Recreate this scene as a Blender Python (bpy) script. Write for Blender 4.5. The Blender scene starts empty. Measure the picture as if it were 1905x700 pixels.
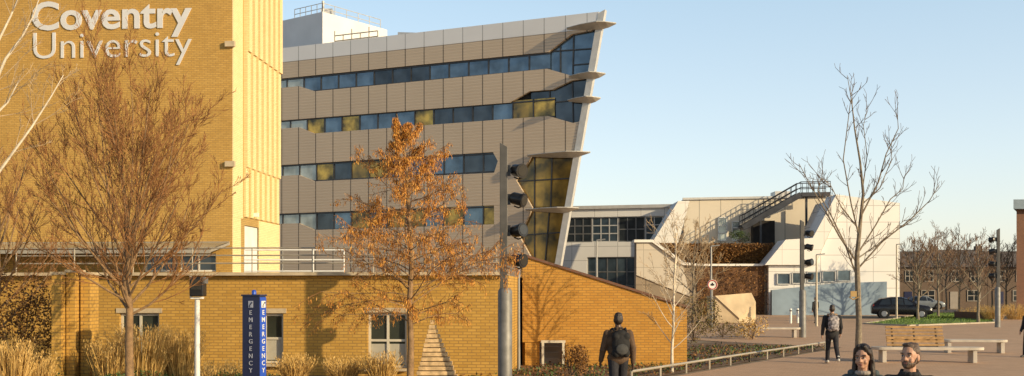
import bpy, bmesh, math, random
from mathutils import Vector, Matrix
random.seed(11)
ZOOM=None
R=math.radians; PI=math.pi; V=Vector; U=random.uniform
S=bpy.context.scene; COL=S.collection
F=2000.;CX=952.5;HY=542.;CZ=2.15
def at(px,py,Y): return V(((px-CX)/F*Y,Y,CZ+(HY-py)/F*Y))
def gx(px,Y): return V(((px-CX)/F*Y,Y,0))
def gp(px,py,z=0):
    Y=CZ*F/(py-HY); return V(((px-CX)/F*Y,Y,z))
# ------------------------------------------------------------------ mesh collector
class MB:
    def __init__(s): s.v=[]; s.f=[]
    def poly(s,pts):
        n=len(s.v); s.v+=[tuple(p) for p in pts]; s.f.append(tuple(range(n,n+len(pts)))); return s
    def prism(s,pts,vec):
        n=len(s.v);k=len(pts);vec=V(vec)
        s.v+=[tuple(p) for p in pts]+[tuple(V(p)+vec) for p in pts]
        s.f.append(tuple(range(n,n+k))); s.f.append(tuple(range(n+2*k-1,n+k-1,-1)))
        for i in range(k):
            j=(i+1)%k; s.f.append((n+i,n+k+i,n+k+j,n+j))
        return s
    def obox(s,c,a,b,d):
        c=V(c);a=V(a);b=V(b);d=V(d)
        return s.prism([c-a-b-d,c+a-b-d,c+a+b-d,c-a+b-d],d*2)
    def box(s,c,d,rz=0):
        M=Matrix.Rotation(rz,3,'Z')
        return s.obox(c,M@V((d[0]/2,0,0)),M@V((0,d[1]/2,0)),V((0,0,d[2]/2)))
    def bar(s,a,b,w,h,up=(0,0,1)):
        a=V(a);b=V(b);t=(b-a); d=t.normalized(); up=V(up)
        x=d.cross(up)
        if x.length<1e-4: x=d.cross(V((1,0,0)))
        x.normalize(); y=x.cross(d)
        return s.obox((a+b)/2,t/2,x*w/2,y*h/2)
    def tube(s,pts,rad,n=8):
        pts=[V(p) for p in pts]
        if not hasattr(rad,'__len__'): rad=[rad]*len(pts)
        b=len(s.v); prev=None
        for i,p in enumerate(pts):
            t=(pts[min(i+1,len(pts)-1)]-pts[max(i-1,0)])
            t=t.normalized() if t.length>1e-9 else V((0,0,1))
            if prev is None:
                x=t.cross(V((0,0,1)) if abs(t.z)<.9 else V((1,0,0))).normalized()
            else:
                x=(prev-t*prev.dot(t))
                x=x.normalized() if x.length>1e-6 else t.orthogonal().normalized()
            prev=x; y=t.cross(x); r=rad[i]
            for k in range(n):
                a=2*PI*k/n; q=p+x*(r*math.cos(a))+y*(r*math.sin(a)); s.v.append((q.x,q.y,q.z))
        for i in range(len(pts)-1):
            for k in range(n):
                j=(k+1)%n; s.f.append((b+i*n+k,b+i*n+j,b+(i+1)*n+j,b+(i+1)*n+k))
        s.f.append(tuple(range(b+n-1,b-1,-1))); e=b+(len(pts)-1)*n; s.f.append(tuple(range(e,e+n)))
        return s
    def cap(s,a,ra,b,rb,n=12):
        a=V(a);b=V(b);d=(b-a).normalized(); P=[];Q=[]
        for k in (88,60,30): P.append(a-d*ra*math.sin(R(k)));Q.append(ra*math.cos(R(k)))
        P+=[a,b];Q+=[ra,rb]
        for k in (30,60,88): P.append(b+d*rb*math.sin(R(k)));Q.append(rb*math.cos(R(k)))
        return s.tube(P,Q,n)
    def ell(s,c,r,M=None,nu=16,nv=10):
        b=len(s.v); c=V(c); M=M or Matrix.Identity(3)
        for i in range(nv+1):
            th=PI*(.02+.96*i/nv)
            for k in range(nu):
                a=2*PI*k/nu; q=c+M@V((r[0]*math.sin(th)*math.cos(a),r[1]*math.sin(th)*math.sin(a),r[2]*math.cos(th))); s.v.append(tuple(q))
        for i in range(nv):
            for k in range(nu):
                j=(k+1)%nu; s.f.append((b+i*nu+k,b+(i+1)*nu+k,b+(i+1)*nu+j,b+i*nu+j))
        s.f.append(tuple(range(b,b+nu))); e=b+nv*nu; s.f.append(tuple(range(e+nu-1,e-1,-1)))
        return s
    def leaf(s,p,d,l,w):
        d=d.normalized(); x=d.cross(V((U(-1,1),U(-1,1),U(-1,1))))
        if x.length<1e-3: x=d.orthogonal()
        x=x.normalized()*w/2; n=len(s.v)
        for q in (p,p+d*l*.5+x,p+d*l,p+d*l*.5-x): s.v.append((q.x,q.y,q.z))
        s.f.append((n,n+1,n+2,n+3))
    def add(s,vs,fs,M):
        n=len(s.v); s.v+=[tuple(M@V(v)) for v in vs]; s.f+=[tuple(n+i for i in f) for f in fs]; return s
    def build(s,name,mat,par=None,smooth=False,org=None,recalc=True,bevel=0):
        off=V((0,0,0)); q=par
        while q: off+=q.location; q=q.parent
        if par is None and org is not None: off=V(org)
        me=bpy.data.meshes.new(name)
        me.from_pydata([(x-off.x,y-off.y,z-off.z) for x,y,z in s.v],[],s.f)
        if recalc:
            bm=bmesh.new(); bm.from_mesh(me); bmesh.ops.recalc_face_normals(bm,faces=bm.faces); bm.to_mesh(me); bm.free()
        me.materials.append(mat)
        if smooth:
            me.polygons.foreach_set('use_smooth',[True]*len(me.polygons)); me.set_sharp_from_angle(angle=R(40))
        o=bpy.data.objects.new(name,me); COL.objects.link(o); o.parent=par
        if par is None: o.location=off
        if bevel:
            m=o.modifiers.new('bevel','BEVEL'); m.width=bevel; m.segments=2; m.limit_method='ANGLE'
        return o
def tag(o,label=None,cat=None,group=None,kind=None):
    if label:o['label']=label
    if cat:o['category']=cat
    if group:o['group']=group
    if kind:o['kind']=kind
    return o
def thing(name,label,cat,loc=(0,0,0),group=None):
    o=bpy.data.objects.new(name,None); COL.objects.link(o); o.location=loc; o.empty_display_size=.2
    return tag(o,label,cat,group)
def copy_tree(o,par=None):
    c=o.copy(); COL.objects.link(c); c.parent=par
    for ch in list(o.children): copy_tree(ch,c)
    return c
# ------------------------------------------------------------------ materials
def newmat(name):
    m=bpy.data.materials.new(name); m.use_nodes=True; return m,m.node_tree,m.node_tree.nodes['Principled BSDF']
def mix(nt,fac,a,b,mode='MIX'):
    n=nt.nodes.new('ShaderNodeMix'); n.data_type='RGBA'; n.blend_type=mode
    for i,v in ((0,fac),(6,a),(7,b)):
        if hasattr(v,'is_output'): nt.links.new(v,n.inputs[i])
        elif i==0: n.inputs[0].default_value=v
        else: n.inputs[i].default_value=(v[0],v[1],v[2],1)
    return n.outputs[2]
def mth(nt,op,a,b=None,c=None):
    n=nt.nodes.new('ShaderNodeMath'); n.operation=op
    for i,v in enumerate((a,b,c)):
        if v is None: continue
        if hasattr(v,'is_output'): nt.links.new(v,n.inputs[i])
        else: n.inputs[i].default_value=v
    return n.outputs[0]
def geo(nt): return nt.nodes.new('ShaderNodeNewGeometry')
def noise(nt,vec,scale,detail=4):
    n=nt.nodes.new('ShaderNodeTexNoise'); n.inputs['Scale'].default_value=scale; n.inputs['Detail'].default_value=detail
    nt.links.new(vec,n.inputs['Vector']); return n.outputs['Fac']
def stretch(nt,f,lo=.3,hi=.7):
    n=nt.nodes.new('ShaderNodeMapRange'); nt.links.new(f,n.inputs[0]); n.inputs[1].default_value=lo; n.inputs[2].default_value=hi; return n.outputs[0]
def bump(nt,b,h,st,dist=.02):
    n=nt.nodes.new('ShaderNodeBump'); n.inputs['Strength'].default_value=st; n.inputs['Distance'].default_value=dist
    nt.links.new(h,n.inputs['Height']); nt.links.new(n.outputs[0],b.inputs['Normal'])
def mat(name,c,rough=.7,metal=0,var=.2,scale=2.,bmp=0,bs=30,c2=None,spec=.5):
    m,nt,b=newmat(name); tc=nt.nodes.new('ShaderNodeTexCoord').outputs['Object']
    f=stretch(nt,noise(nt,tc,scale,6))
    lo=[x*(1-var) for x in c]; hi=c2 or [min(1,x*(1+var)) for x in c]
    nt.links.new(mix(nt,f,lo,hi),b.inputs['Base Color'])
    b.inputs['Roughness'].default_value=rough; b.inputs['Metallic'].default_value=metal; b.inputs['Specular IOR Level'].default_value=spec
    if bmp: bump(nt,b,noise(nt,tc,bs,5),bmp)
    return m
def wallvec(nt):
    g=geo(nt); sp=nt.nodes.new('ShaderNodeSeparateXYZ'); sn=nt.nodes.new('ShaderNodeSeparateXYZ')
    nt.links.new(g.outputs['Position'],sp.inputs[0]); nt.links.new(g.outputs['True Normal'],sn.inputs[0])
    gt=mth(nt,'GREATER_THAN',mth(nt,'ABSOLUTE',sn.outputs[0]),mth(nt,'ABSOLUTE',sn.outputs[1]))
    u=mth(nt,'ADD',mth(nt,'MULTIPLY',sp.outputs[0],mth(nt,'SUBTRACT',1,gt)),mth(nt,'MULTIPLY',sp.outputs[1],gt))
    c=nt.nodes.new('ShaderNodeCombineXYZ'); nt.links.new(u,c.inputs[0]); nt.links.new(sp.outputs[2],c.inputs[1])
    return c.outputs[0],u,sp.outputs[2],g.outputs['Position']
def brickmat(name,c1,c2,mor,w=.225,h=.075,ms=.011,flat=False,bst=.4,stain=.35,rough=.85,offs=.5):
    m,nt,b=newmat(name); vec,u,z,pos=wallvec(nt)
    t=nt.nodes.new('ShaderNodeTexBrick'); nt.links.new(pos if flat else vec,t.inputs['Vector'])
    for k,v in (('Color1',c1),('Color2',c2),('Mortar',mor)): t.inputs[k].default_value=(*v,1)
    for k,v in (('Scale',1),('Mortar Size',ms),('Mortar Smooth',.15),('Bias',-.1),('Brick Width',w),('Row Height',h)): t.inputs[k].default_value=v
    t.offset=offs
    f=stretch(nt,noise(nt,pos,.55,6),.3,.75); f2=stretch(nt,noise(nt,pos,7,3),.3,.7)
    col=mix(nt,mth(nt,'MULTIPLY',f,stain),t.outputs['Color'],[x*.45 for x in c1])
    col=mix(nt,mth(nt,'MULTIPLY',f2,.25),col,[min(1,x*1.25) for x in c2])
    nt.links.new(col,b.inputs['Base Color']); b.inputs['Roughness'].default_value=rough
    bump(nt,b,mth(nt,'SUBTRACT',1,t.outputs['Fac']),bst,.01)
    return m
def panelmat(name,c,gw,gh,line=.03,jc=.35,rough=.55,var=.12,rib=0,ribc=.6,udir=None,metal=0):
    m,nt,b=newmat(name); vec,u,z,pos=wallvec(nt)
    if udir:
        d=nt.nodes.new('ShaderNodeVectorMath'); d.operation='DOT_PRODUCT'; nt.links.new(pos,d.inputs[0]); d.inputs[1].default_value=udir; u=d.outputs['Value']
    fu=mth(nt,'FRACT',mth(nt,'DIVIDE',mth(nt,'ADD',u,500),gw)); fz=mth(nt,'FRACT',mth(nt,'DIVIDE',mth(nt,'ADD',z,50.1),gh))
    ln=mth(nt,'MAXIMUM',mth(nt,'LESS_THAN',fu,line/gw),mth(nt,'LESS_THAN',fz,line/gh))
    f=stretch(nt,noise(nt,pos,.4,6))
    cu=mth(nt,'FLOOR',mth(nt,'DIVIDE',mth(nt,'ADD',u,500),gw)); cz=mth(nt,'FLOOR',mth(nt,'DIVIDE',mth(nt,'ADD',z,50.1),gh))
    cc=nt.nodes.new('ShaderNodeCombineXYZ'); nt.links.new(cu,cc.inputs[0]); nt.links.new(cz,cc.inputs[1])
    wn=nt.nodes.new('ShaderNodeTexWhiteNoise'); wn.noise_dimensions='2D'; nt.links.new(cc.outputs[0],wn.inputs['Vector'])
    ff=mth(nt,'ADD',mth(nt,'MULTIPLY',f,.5),mth(nt,'MULTIPLY',wn.outputs['Value'],.5))
    col=mix(nt,ff,[x*(1-var) for x in c],[min(1,x*(1+var)) for x in c])
    if rib:
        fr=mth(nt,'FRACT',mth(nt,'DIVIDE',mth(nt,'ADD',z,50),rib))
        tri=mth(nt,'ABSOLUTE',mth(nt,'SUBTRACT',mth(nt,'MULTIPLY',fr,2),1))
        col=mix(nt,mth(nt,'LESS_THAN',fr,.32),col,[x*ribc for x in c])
        bump(nt,b,tri,.3,.05)
    col=mix(nt,ln,col,[x*jc for x in c])
    nt.links.new(col,b.inputs['Base Color']); b.inputs['Roughness'].default_value=rough; b.inputs['Metallic'].default_value=metal
    return m
def leafmat(name,cols,rough=.7):
    m,nt,b=newmat(name); g=geo(nt); r=nt.nodes.new('ShaderNodeValToRGB'); nt.links.new(g.outputs['Random Per Island'],r.inputs[0])
    e=r.color_ramp.elements; e[0].color=(*cols[0],1); e[1].color=(*cols[-1],1)
    for i,c in enumerate(cols[1:-1]): e.new((i+1)/(len(cols)-1)).color=(*c,1)
    nt.links.new(r.outputs[0],b.inputs['Base Color']); b.inputs['Roughness'].default_value=rough
    return m
def glassmat(name,c,metal=.55,rough=.06,c2=None,sc=.8):
    m,nt,b=newmat(name); tc=geo(nt).outputs['Position']
    nt.links.new(mix(nt,stretch(nt,noise(nt,tc,sc,3)),[x*.6 for x in c],c2 or [x*1.3 for x in c]),b.inputs['Base Color'])
    b.inputs['Roughness'].default_value=rough; b.inputs['Metallic'].default_value=metal
    bump(nt,b,noise(nt,tc,.7,2),.06,.05); return m
BR=brickmat('yellow_brick',(.62,.365,.078),(.48,.265,.045),(.31,.18,.055),bst=.35)
BRT=brickmat('tower_brick',(.60,.365,.095),(.48,.275,.06),(.34,.205,.07),stain=.32,bst=.35)
BRP=brickmat('shaded_gap_brick',(.50,.33,.11),(.42,.27,.08),(.30,.19,.06),stain=.15)  # tower brick darkened so the gaps between side ribs look shaded
BRQ=brickmat('sunlit_brick',(.88,.70,.38),(.80,.61,.30),(.64,.48,.24),stain=.10)  # tower brick lightened, sunlight on the side face put into its colour
BRR=brickmat('ramp_brick',(.58,.30,.052),(.47,.22,.03),(.30,.165,.045),stain=.35)
BRD=brickmat('red_brick',(.20,.09,.05),(.15,.065,.04),(.16,.11,.08))
PAVE=brickmat('block_paving',(.64,.415,.25),(.53,.325,.19),(.39,.265,.17),w=.3,h=.15,ms=.012,flat=True,bst=.2,stain=.34)
UD=(-.909,.417,0)
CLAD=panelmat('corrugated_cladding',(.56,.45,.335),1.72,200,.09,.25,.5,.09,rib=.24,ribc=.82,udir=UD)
PARA=panelmat('parapet_panel',(.70,.70,.71),1.72,200,.06,.45,.45,.06,udir=UD)
METAL=mat('pale_metal',(.56,.55,.53),.45,.15,.10)
FINM=mat('fin_metal',(.50,.48,.44),.5,.1,.12)
WHITEP=panelmat('white_panel',(.80,.78,.75),2.4,1.5,.06,.6,.6,.06)
CREAM=panelmat('cream_panel',(.66,.585,.47),2.2,40,.07,.45,.7,.09)
CONC=mat('concrete',(.42,.36,.28),.9,0,.3,.8,.3,25)
CONCP=panelmat('board_concrete',(.29,.23,.165),2.6,1.6,.06,.5,.85,.25)
CONCB=panelmat('beige_concrete',(.60,.54,.45),2.0,1.6,.05,.6,.8,.12)
CONCW=panelmat('white_concrete',(.84,.81,.76),1.9,1.6,.05,.7,.7,.06)
PLANT=mat('white_cladding',(.72,.72,.73),.6,0,.06,.5)
GREY=mat('grey_steel',(.22,.22,.22),.45,.4,.2)
DGREY=mat('dark_steel',(.055,.055,.06),.4,.5,.25)
MASTM=mat('mast_paint',(.10,.096,.09),.5,.3,.2,4)
SLEEVE=mat('mast_sleeve',(.20,.195,.185),.55,.3,.25,5)
BLACK=mat('black_housing',(.02,.02,.022),.35,.2,.3)
LENS=glassmat('lens',(.06,.058,.052),.4,.18)
RAILM=mat('rail_paint',(.42,.37,.29),.5,.3,.15)
WHITE=mat('white_paint',(.75,.74,.70),.5,0,.08)
SIGNW=mat('letter_metal',(.70,.69,.68),.45,.1,.06)
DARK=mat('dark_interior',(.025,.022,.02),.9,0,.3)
STONE=mat('stone_coping',(.52,.42,.28),.85,0,.2,3,.2)
GL_D=glassmat('glass_dark',(.06,.075,.09)); GL_B=glassmat('glass_blue',(.11,.16,.21)); GL_P=glassmat('glass_pale',(.40,.43,.40),.3,.2)
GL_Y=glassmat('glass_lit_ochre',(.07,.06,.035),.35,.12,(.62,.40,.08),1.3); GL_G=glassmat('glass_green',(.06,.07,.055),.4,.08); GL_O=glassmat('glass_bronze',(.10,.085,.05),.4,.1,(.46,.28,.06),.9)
BLIND=mat('window_blind',(.45,.42,.34),.8,0,.1)
FRAME=mat('cream_frame',(.60,.55,.44),.5,0,.1)
BARK1=mat('bark_brown',(.26,.16,.08),.9,0,.35,9,.6,40); TWIG1=mat('twig_rust',(.27,.125,.043),.85,0,.35,3)
BARK2=mat('bark_grey',(.22,.18,.13),.9,0,.35,9,.6,40); TWIG2=mat('twig_dark',(.115,.075,.05),.85,0,.3,3); TWIG3=mat('twig_brown',(.21,.13,.08),.85,0,.3,3)
BIRCH=mat('birch_bark',(.62,.54,.42),.8,0,.3,6,.4,25); TWIGP=mat('twig_pale',(.42,.31,.19),.85,0,.3,3)
LEAFO=leafmat('dry_leaf',[(.24,.08,.012),(.52,.20,.022),(.66,.31,.04),(.38,.135,.018),(.74,.42,.09)])
LEAFB=leafmat('brown_leaf',[(.10,.04,.012),(.22,.10,.02),(.34,.16,.04)])
LEAFG=leafmat('green_leaf',[(.03,.06,.015),(.06,.11,.025),(.12,.15,.04)])
LEAFM=leafmat('mixed_leaf',[(.10,.07,.02),(.20,.12,.03),(.12,.12,.03),(.28,.17,.06)])
STRAW=leafmat('straw_blade',[(.42,.25,.06),(.60,.38,.11),(.70,.48,.18),(.36,.20,.05)])
GRASSB=leafmat('lawn_blade',[(.09,.17,.02),(.15,.24,.035),(.21,.29,.05)])
SOIL=mat('soil',(.17,.105,.06),.95,0,.4,2,.6,12); LAWN=mat('lawn_base',(.12,.20,.03),.95,0,.35,.8,.5,20)
ASPH=mat('asphalt',(.06,.058,.055),.9,0,.25,1.5,.3,60)
EARTH=mat('ground_earth',(.24,.18,.12),.95,0,.3,.3)
WOOD=mat('bench_timber',(.40,.235,.095),.7,0,.35,6); BENCHC=mat('bench_concrete',(.55,.49,.41),.85,0,.15,3,.2)
TIMB=mat('weathered_timber',(.13,.08,.04),.85,0,.4,5,.3,20); TIMW=mat('warm_timber',(.64,.45,.24),.8,0,.35,7,.3,25)
ROOFM=mat('slate_roof',(.13,.11,.10),.8,0,.25,2)
BLUED=mat('navy_and_shaded_blue',(.018,.024,.075),.35,0,.15); BLUEB=mat('blue_panel',(.02,.08,.48),.35,0,.12)  # pillar blue in two tones: navy paints its shaded face, bright blue its sunlit one
# ------------------------------------------------------------------ helpers for buildings
def spx(P,u,px):
    k=(px-CX)/F; return (k*P.y-P.x)/(u.x-k*u.y)
def wallgrid(mb,P,u,n,L,z0,z1,ops,t):
    ss=sorted({0,L,*[o[0] for o in ops],*[o[1] for o in ops]}); zs=sorted({z0,z1,*[o[2] for o in ops],*[o[3] for o in ops]})
    hole=lambda i,j: 0<=i<len(ss)-1 and 0<=j<len(zs)-1 and any(o[0]-1e-5<=ss[i] and ss[i+1]<=o[1]+1e-5 and o[2]-1e-5<=zs[j] and zs[j+1]<=o[3]+1e-5 for o in ops)
    Q=lambda s,z,d=0: V((P.x+u.x*s-n.x*d,P.y+u.y*s-n.y*d,z))
    for i in range(len(ss)-1):
        for j in range(len(zs)-1):
            a,b,c,d=ss[i],ss[i+1],zs[j],zs[j+1]
            if hole(i,j): continue
            mb.poly([Q(a,c),Q(b,c),Q(b,d),Q(a,d)])
            if hole(i-1,j): mb.poly([Q(a,c),Q(a,d),Q(a,d,t),Q(a,c,t)])
            if hole(i+1,j): mb.poly([Q(b,c),Q(b,c,t),Q(b,d,t),Q(b,d)])
            if hole(i,j-1): mb.poly([Q(a,c),Q(b,c),Q(b,c,t),Q(a,c,t)])
            if hole(i,j+1): mb.poly([Q(a,d),Q(a,d,t),Q(b,d,t),Q(b,d)])
def win(par,P,u,n,s0,s1,z0,z1,nx,nz,fm,gm,rec=.1,fw=.05,name='window',pn='pane'):
    Q=lambda s,z,d: V((P.x+u.x*s-n.x*d,P.y+u.y*s-n.y*d,z)); m=MB(); z=V((0,0,1)); e=.004
    xs=[s0+e+fw/2+(s1-s0-2*e-fw)*i/nx for i in range(nx+1)]; zz=[z0+e+fw/2+(z1-z0-2*e-fw)*i/nz for i in range(nz+1)]
    for x in xs: m.obox(Q(x,(z0+z1)/2,rec),u*fw/2,n*.03,z*((z1-z0)/2-e))
    for y in zz: m.obox(Q((s0+s1)/2,y,rec),u*((s1-s0)/2-e),n*.027,z*fw/2*.98)
    f=m.build(name,fm,par)
    MB().poly([Q(s0,z0,rec+.01),Q(s1,z0,rec+.01),Q(s1,z1,rec+.01),Q(s0,z1,rec+.01)]).build(pn,gm,f)
    return f
def struct(o): return tag(o,kind='structure')
def textmesh(body,ext=.02,off=0):
    cu=bpy.data.curves.new('t','FONT'); cu.body=body; cu.extrude=ext; cu.offset=off; cu.resolution_u=4
    o=bpy.data.objects.new('t',cu); COL.objects.link(o); dg=bpy.context.evaluated_depsgraph_get(); dg.update()
    me=bpy.data.meshes.new_from_object(o.evaluated_get(dg)); vs=[v.co.copy() for v in me.vertices]; fs=[tuple(p.vertices) for p in me.polygons]
    bpy.data.objects.remove(o); bpy.data.meshes.remove(me); return vs,fs
# ------------------------------------------------------------------ ground
g=MB(); g.poly([V((-900,-300,-.02)),V((900,-300,-.02)),V((900,1500,-.02)),V((-900,1500,-.02))]); struct(g.build('ground',EARTH))
p=MB(); p.poly([V((2.0,3,0)),V((80,3,0)),V((80,125,0)),V((-2,125,0)),V((-2,62,0)),V((6,50,0)),V((12.6,41,0)),V((2.9,25.2,0)),V((2.0,22,0))]); struct(p.build('plaza_paving',PAVE))
b=MB(); b.poly([V((-30,3,.004)),V((1.8,3,.004)),V((1.8,22,.004)),V((2.7,25.4,.004)),V((12.3,41,.004)),V((9,46,.004)),V((3,38,.004)),V((-30,34,.004))]); struct(b.build('planting_bed',SOIL))
rd=MB(); rd.poly([V((26,84,.006)),V((120,84,.006)),V((120,94,.006)),V((26,94,.006))]); struct(rd.build('road',ASPH))
lw=MB(); LP=[gp(1608,603,.006),gp(1690,607,.006),gp(1852,601,.006),gp(1846,594,.006),gp(1790,583,.006),gp(1735,582,.006)]; lw.poly(LP); struct(lw.build('lawn',LAWN))
kb=MB()
for i in range(len(LP)): kb.bar(LP[i]+V((0,0,.03)),LP[(i+1)%len(LP)]+V((0,0,.03)),.15,.1)
struct(kb.build('kerb',CONC))
m=MB()
def inpoly(x,y,P):
    c=False
    for i in range(len(P)):
        a=P[i];b_=P[i-1]
        if (a.y>y)!=(b_.y>y) and x<(b_.x-a.x)*(y-a.y)/(b_.y-a.y)+a.x: c=not c
    return c
xs=[p.x for p in LP]; ys=[p.y for p in LP]
for i in range(16000):
    x=U(min(xs),max(xs)); y=U(min(ys),max(ys))
    if inpoly(x,y,LP): m.leaf(V((x,y,.006)),V((U(-.5,.5),U(-.5,.5),1)),U(.08,.16),.03)
tag(m.build('lawn_grass',GRASSB,recalc=False),'short green grass of the lawn in front of the parked black car','grass',kind='stuff')
# ------------------------------------------------------------------ brick tower
TU=V((.997,-.077,0)); TN=V((-.077,-.997,0)); TR=V((.077,.997,0)); TRN=V((.997,-.077,0))
TC=gx(432,44); TP=TC-TU*18
tw=thing('brick_tower','tall yellow brick tower block carrying the large white wall lettering','building',(TC.x,TC.y,0))
mb=MB(); ops=[(18+(-spx(TC,-TU,x0)),18-spx(TC,-TU,x1),2.95,3.7) for x0,x1 in ((268,330),(334,402))]
wallgrid(mb,TP,TU,TN,18,0,17.5,ops,.25)
LR=6.58; dop=[(spx(TC,TR,455),spx(TC,TR,488),2.5,4.95)]
B1=TP+TR*LR; B2=TC+TR*LR
mb.poly([V((B1.x,B1.y,0)),V((B2.x,B2.y,0)),V((B2.x,B2.y,17.5)),V((B1.x,B1.y,17.5))]); mb.poly([V((TP.x,TP.y,17.5)),V((TC.x,TC.y,17.5)),V((B2.x,B2.y,17.5)),V((B1.x,B1.y,17.5))])
mb.poly([V((TP.x,TP.y,0)),V((TP.x,TP.y,17.5)),V((B1.x,B1.y,17.5)),V((B1.x,B1.y,0))])
mb.build('wall',BRT,tw)
mb=MB(); wallgrid(mb,TC,TR,TRN,LR,0,17.5,dop,.2); mb.build('side_wall',BRP,tw)
for o in ops: win(tw,TP,TU,TN,o[0],o[1],o[2],o[3],2,1,WHITE,GL_D,.15,.07)
q=MB(); q.obox(V((TC.x,TC.y,11.3))+TR*.62+TRN*.02,TR*.62,TRN*.02,V((0,0,6.1))); q.build('brick_pier',BRQ,tw)
q=MB(); q.obox(V((TC.x,TC.y,3.85))+TR*5.0+TRN*.015,TR*1.55,TRN*.015,V((0,0,1.4))); q.build('base_panel',BRQ,tw)
q=MB(); q.obox(V((TC.x,TC.y,3.85))+TR*.5+TRN*.015,TR*.5,TRN*.0149,V((0,0,1.4))); q.build('base_panel',BRQ,tw)
for i in range(7):
    s=1.50+i*.74
    q=MB()
    for (za,zb,pr) in ((5.3,7.4,.08),(7.4,12.3,.16),(12.3,17.4,.24)):
        c=TC+TR*(s+.18)+TRN*(pr/2); q.obox((c.x,c.y,(za+zb)/2),TR*.20,TRN*(pr/2),V((0,0,(zb-za)/2)))
    q.build('brick_pier',BRQ,tw)
for z in (7.35,12.25):
    q=MB(); c=TC-TU*.06+TN*.08; q.obox((c.x,c.y,z),TU*.2,TN*.08,V((0,0,.11))); q.build('corner_block',STONE,tw)
d=MB(); o=dop[0]; c=TC+TR*((o[0]+o[1])/2)-TRN*.1; d.obox((c.x,c.y,(o[2]+o[3])/2),TR*((o[1]-o[0])/2-.01),TRN*.03,V((0,0,(o[3]-o[2])/2-.01))); d=d.build('door',WHITE,tw)
h=MB(); c=TC+TR*(o[1]-.2)-TRN*.05; h.bar((c.x,c.y,3.4),(c.x,c.y,3.65),.04,.04); h.build('handle',DGREY,d)
q=MB(); c=TC+TR*2.6+TRN*.12; q.box((c.x,c.y,5.45),(.3,.16,.16)); q.bar((c.x,c.y,5.45),(c.x-.12,c.y,5.45),.06,.06); q.build('security_camera',WHITE,tw)
cn=MB()
W0=TP+TN*.05; W1=TC+TN*.05-TU*.1
for i in range(19):
    a=W1-TU*(i*.95); cn.bar((a.x,a.y,4.1),(a.x+TN.x*2.2,a.y+TN.y*2.2,3.72),.05,.1)
cn.bar((W0.x,W0.y,4.12),(W1.x,W1.y,4.12),.08,.12); a=W0+TN*2.2;c=W1+TN*2.2; cn.bar((a.x,a.y,3.70),(c.x,c.y,3.70),.1,.14)
co=cn.build('canopy_frame',RAILM,tw)
MB().poly([(W0.x,W0.y,4.17),(W1.x,W1.y,4.17),(c.x,c.y,3.80),(a.x,a.y,3.80)]).build('canopy_glass',GL_P,co)
ws=thing('wall_sign','large white two line lettering reading Coventry University on the brick tower','sign',(TC.x,TC.y,10))
def word(txt,pxl,pxr,ytop,ybase,off):
    full,_=textmesh(txt,.02,off); x0=min(v.x for v in full); x1=max(v.x for v in full); capv,_=textmesh(txt[0],.02,off); ch=max(v.y for v in capv)
    sl=spx(TC,TU,pxl); sr=spx(TC,TU,pxr); sx=(sr-sl)/(x1-x0)
    Ym=(TC+TU*sl).y; zb=CZ+(HY-ybase)/F*Ym; sy=(ybase-ytop)/F*Ym/ch
    for i,chh in enumerate(txt):
        pv,_=textmesh(txt[:i+1],.02,off); xr=max(v.x for v in pv); lv,lf=textmesh(chh,.02,off); dx=xr-max(v.x for v in lv)
        mm=MB()
        M=Matrix(((TU.x*sx,0,TN.x,0),(TU.y*sx,0,TN.y,0),(0,sy,0,0),(0,0,0,1)))
        o_=TC+TU*(sl-x0*sx)+TN*.03; M.translation=V((o_.x,o_.y,zb))
        mm.add([V((v.x+dx,v.y,v.z)) for v in lv],lf,M); mm.build('letter',SIGNW,ws,recalc=False)
word('Coventry',60,357,4,56,.020); word('University',63,357,62,110,-.008)
# ------------------------------------------------------------------ modern clad building
P0=V((4.3,80,0)); FU=V((-.909,.417,0)); FN=V((-.417,-.909,0)); CAM=V((0,0,CZ))
def fp(px,py):
    d=V(((px-CX)/F,1,(HY-py)/F)); t=(P0-CAM).dot(FN)/d.dot(FN); return CAM+d*t
def sz(s,z,d=0): return V((P0.x+FU.x*s-FN.x*d,P0.y+FU.y*s-FN.y*d,z))
def spf(px): return (fp(px,300)-P0).dot(FU)
SL=34
mbd=thing('clad_building','long brown corrugated building with ribbon windows and a leaning pointed end','building',(P0.x,P0.y,0))
BACK=V((-.05,1,0))*16
def plate(pts,name,m,th=.28,push=0):
    q=MB(); q.prism([V(p)+FN*push for p in pts],-FN*th); return q.build(name,m,mbd)
q=MB()
fr=[sz(SL,0,.5),sz(-.2+spf(1015),0,.5),fp(1026,470)-FN*.5,fp(1104,24)-FN*.5,sz(SL,22.6,.5)]
q.prism(fr,BACK); q.build('core',DARK,mbd)
plate([sz(SL,22.7),sz(SL,21.5),sz(-1.95,21.5),sz(-2.3,22.7)],'parapet',PARA,.4,.03)
plate([sz(SL,21.49),sz(SL,20.15),fp(1020,97),fp(1063,64),fp(1100,57),sz(-1.9,21.49)],'cladding',CLAD)
plate([sz(SL,19.35),sz(24.4,19.35),sz(22.8,18.8),fp(1018,128),fp(1063,141),fp(1086,138),fp(1085,147),fp(1063,150),fp(1027,167),fp(985,170),fp(948,191),sz(SL,16.6)],'cladding',CLAD)
plate([sz(SL,15.9),sz(24.4,15.9),sz(22.8,15.28),fp(1020,216),fp(1066,229),fp(1079,226),fp(1067,283),fp(990,289),sz(spf(917),12.85),sz(SL,12.8)],'cladding',CLAD)
plate([sz(spf(917),12.849),fp(990,289.1),fp(960,336),fp(990,386),sz(spf(919),8.75),fp(919,322),fp(926,300)],'cladding',CLAD)
plate([sz(SL,11.9),sz(24.4,11.9),sz(22.8,11.3),fp(919,321.5),sz(spf(919.1),8.75),sz(SL,8.7)],'cladding',CLAD)
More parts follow.
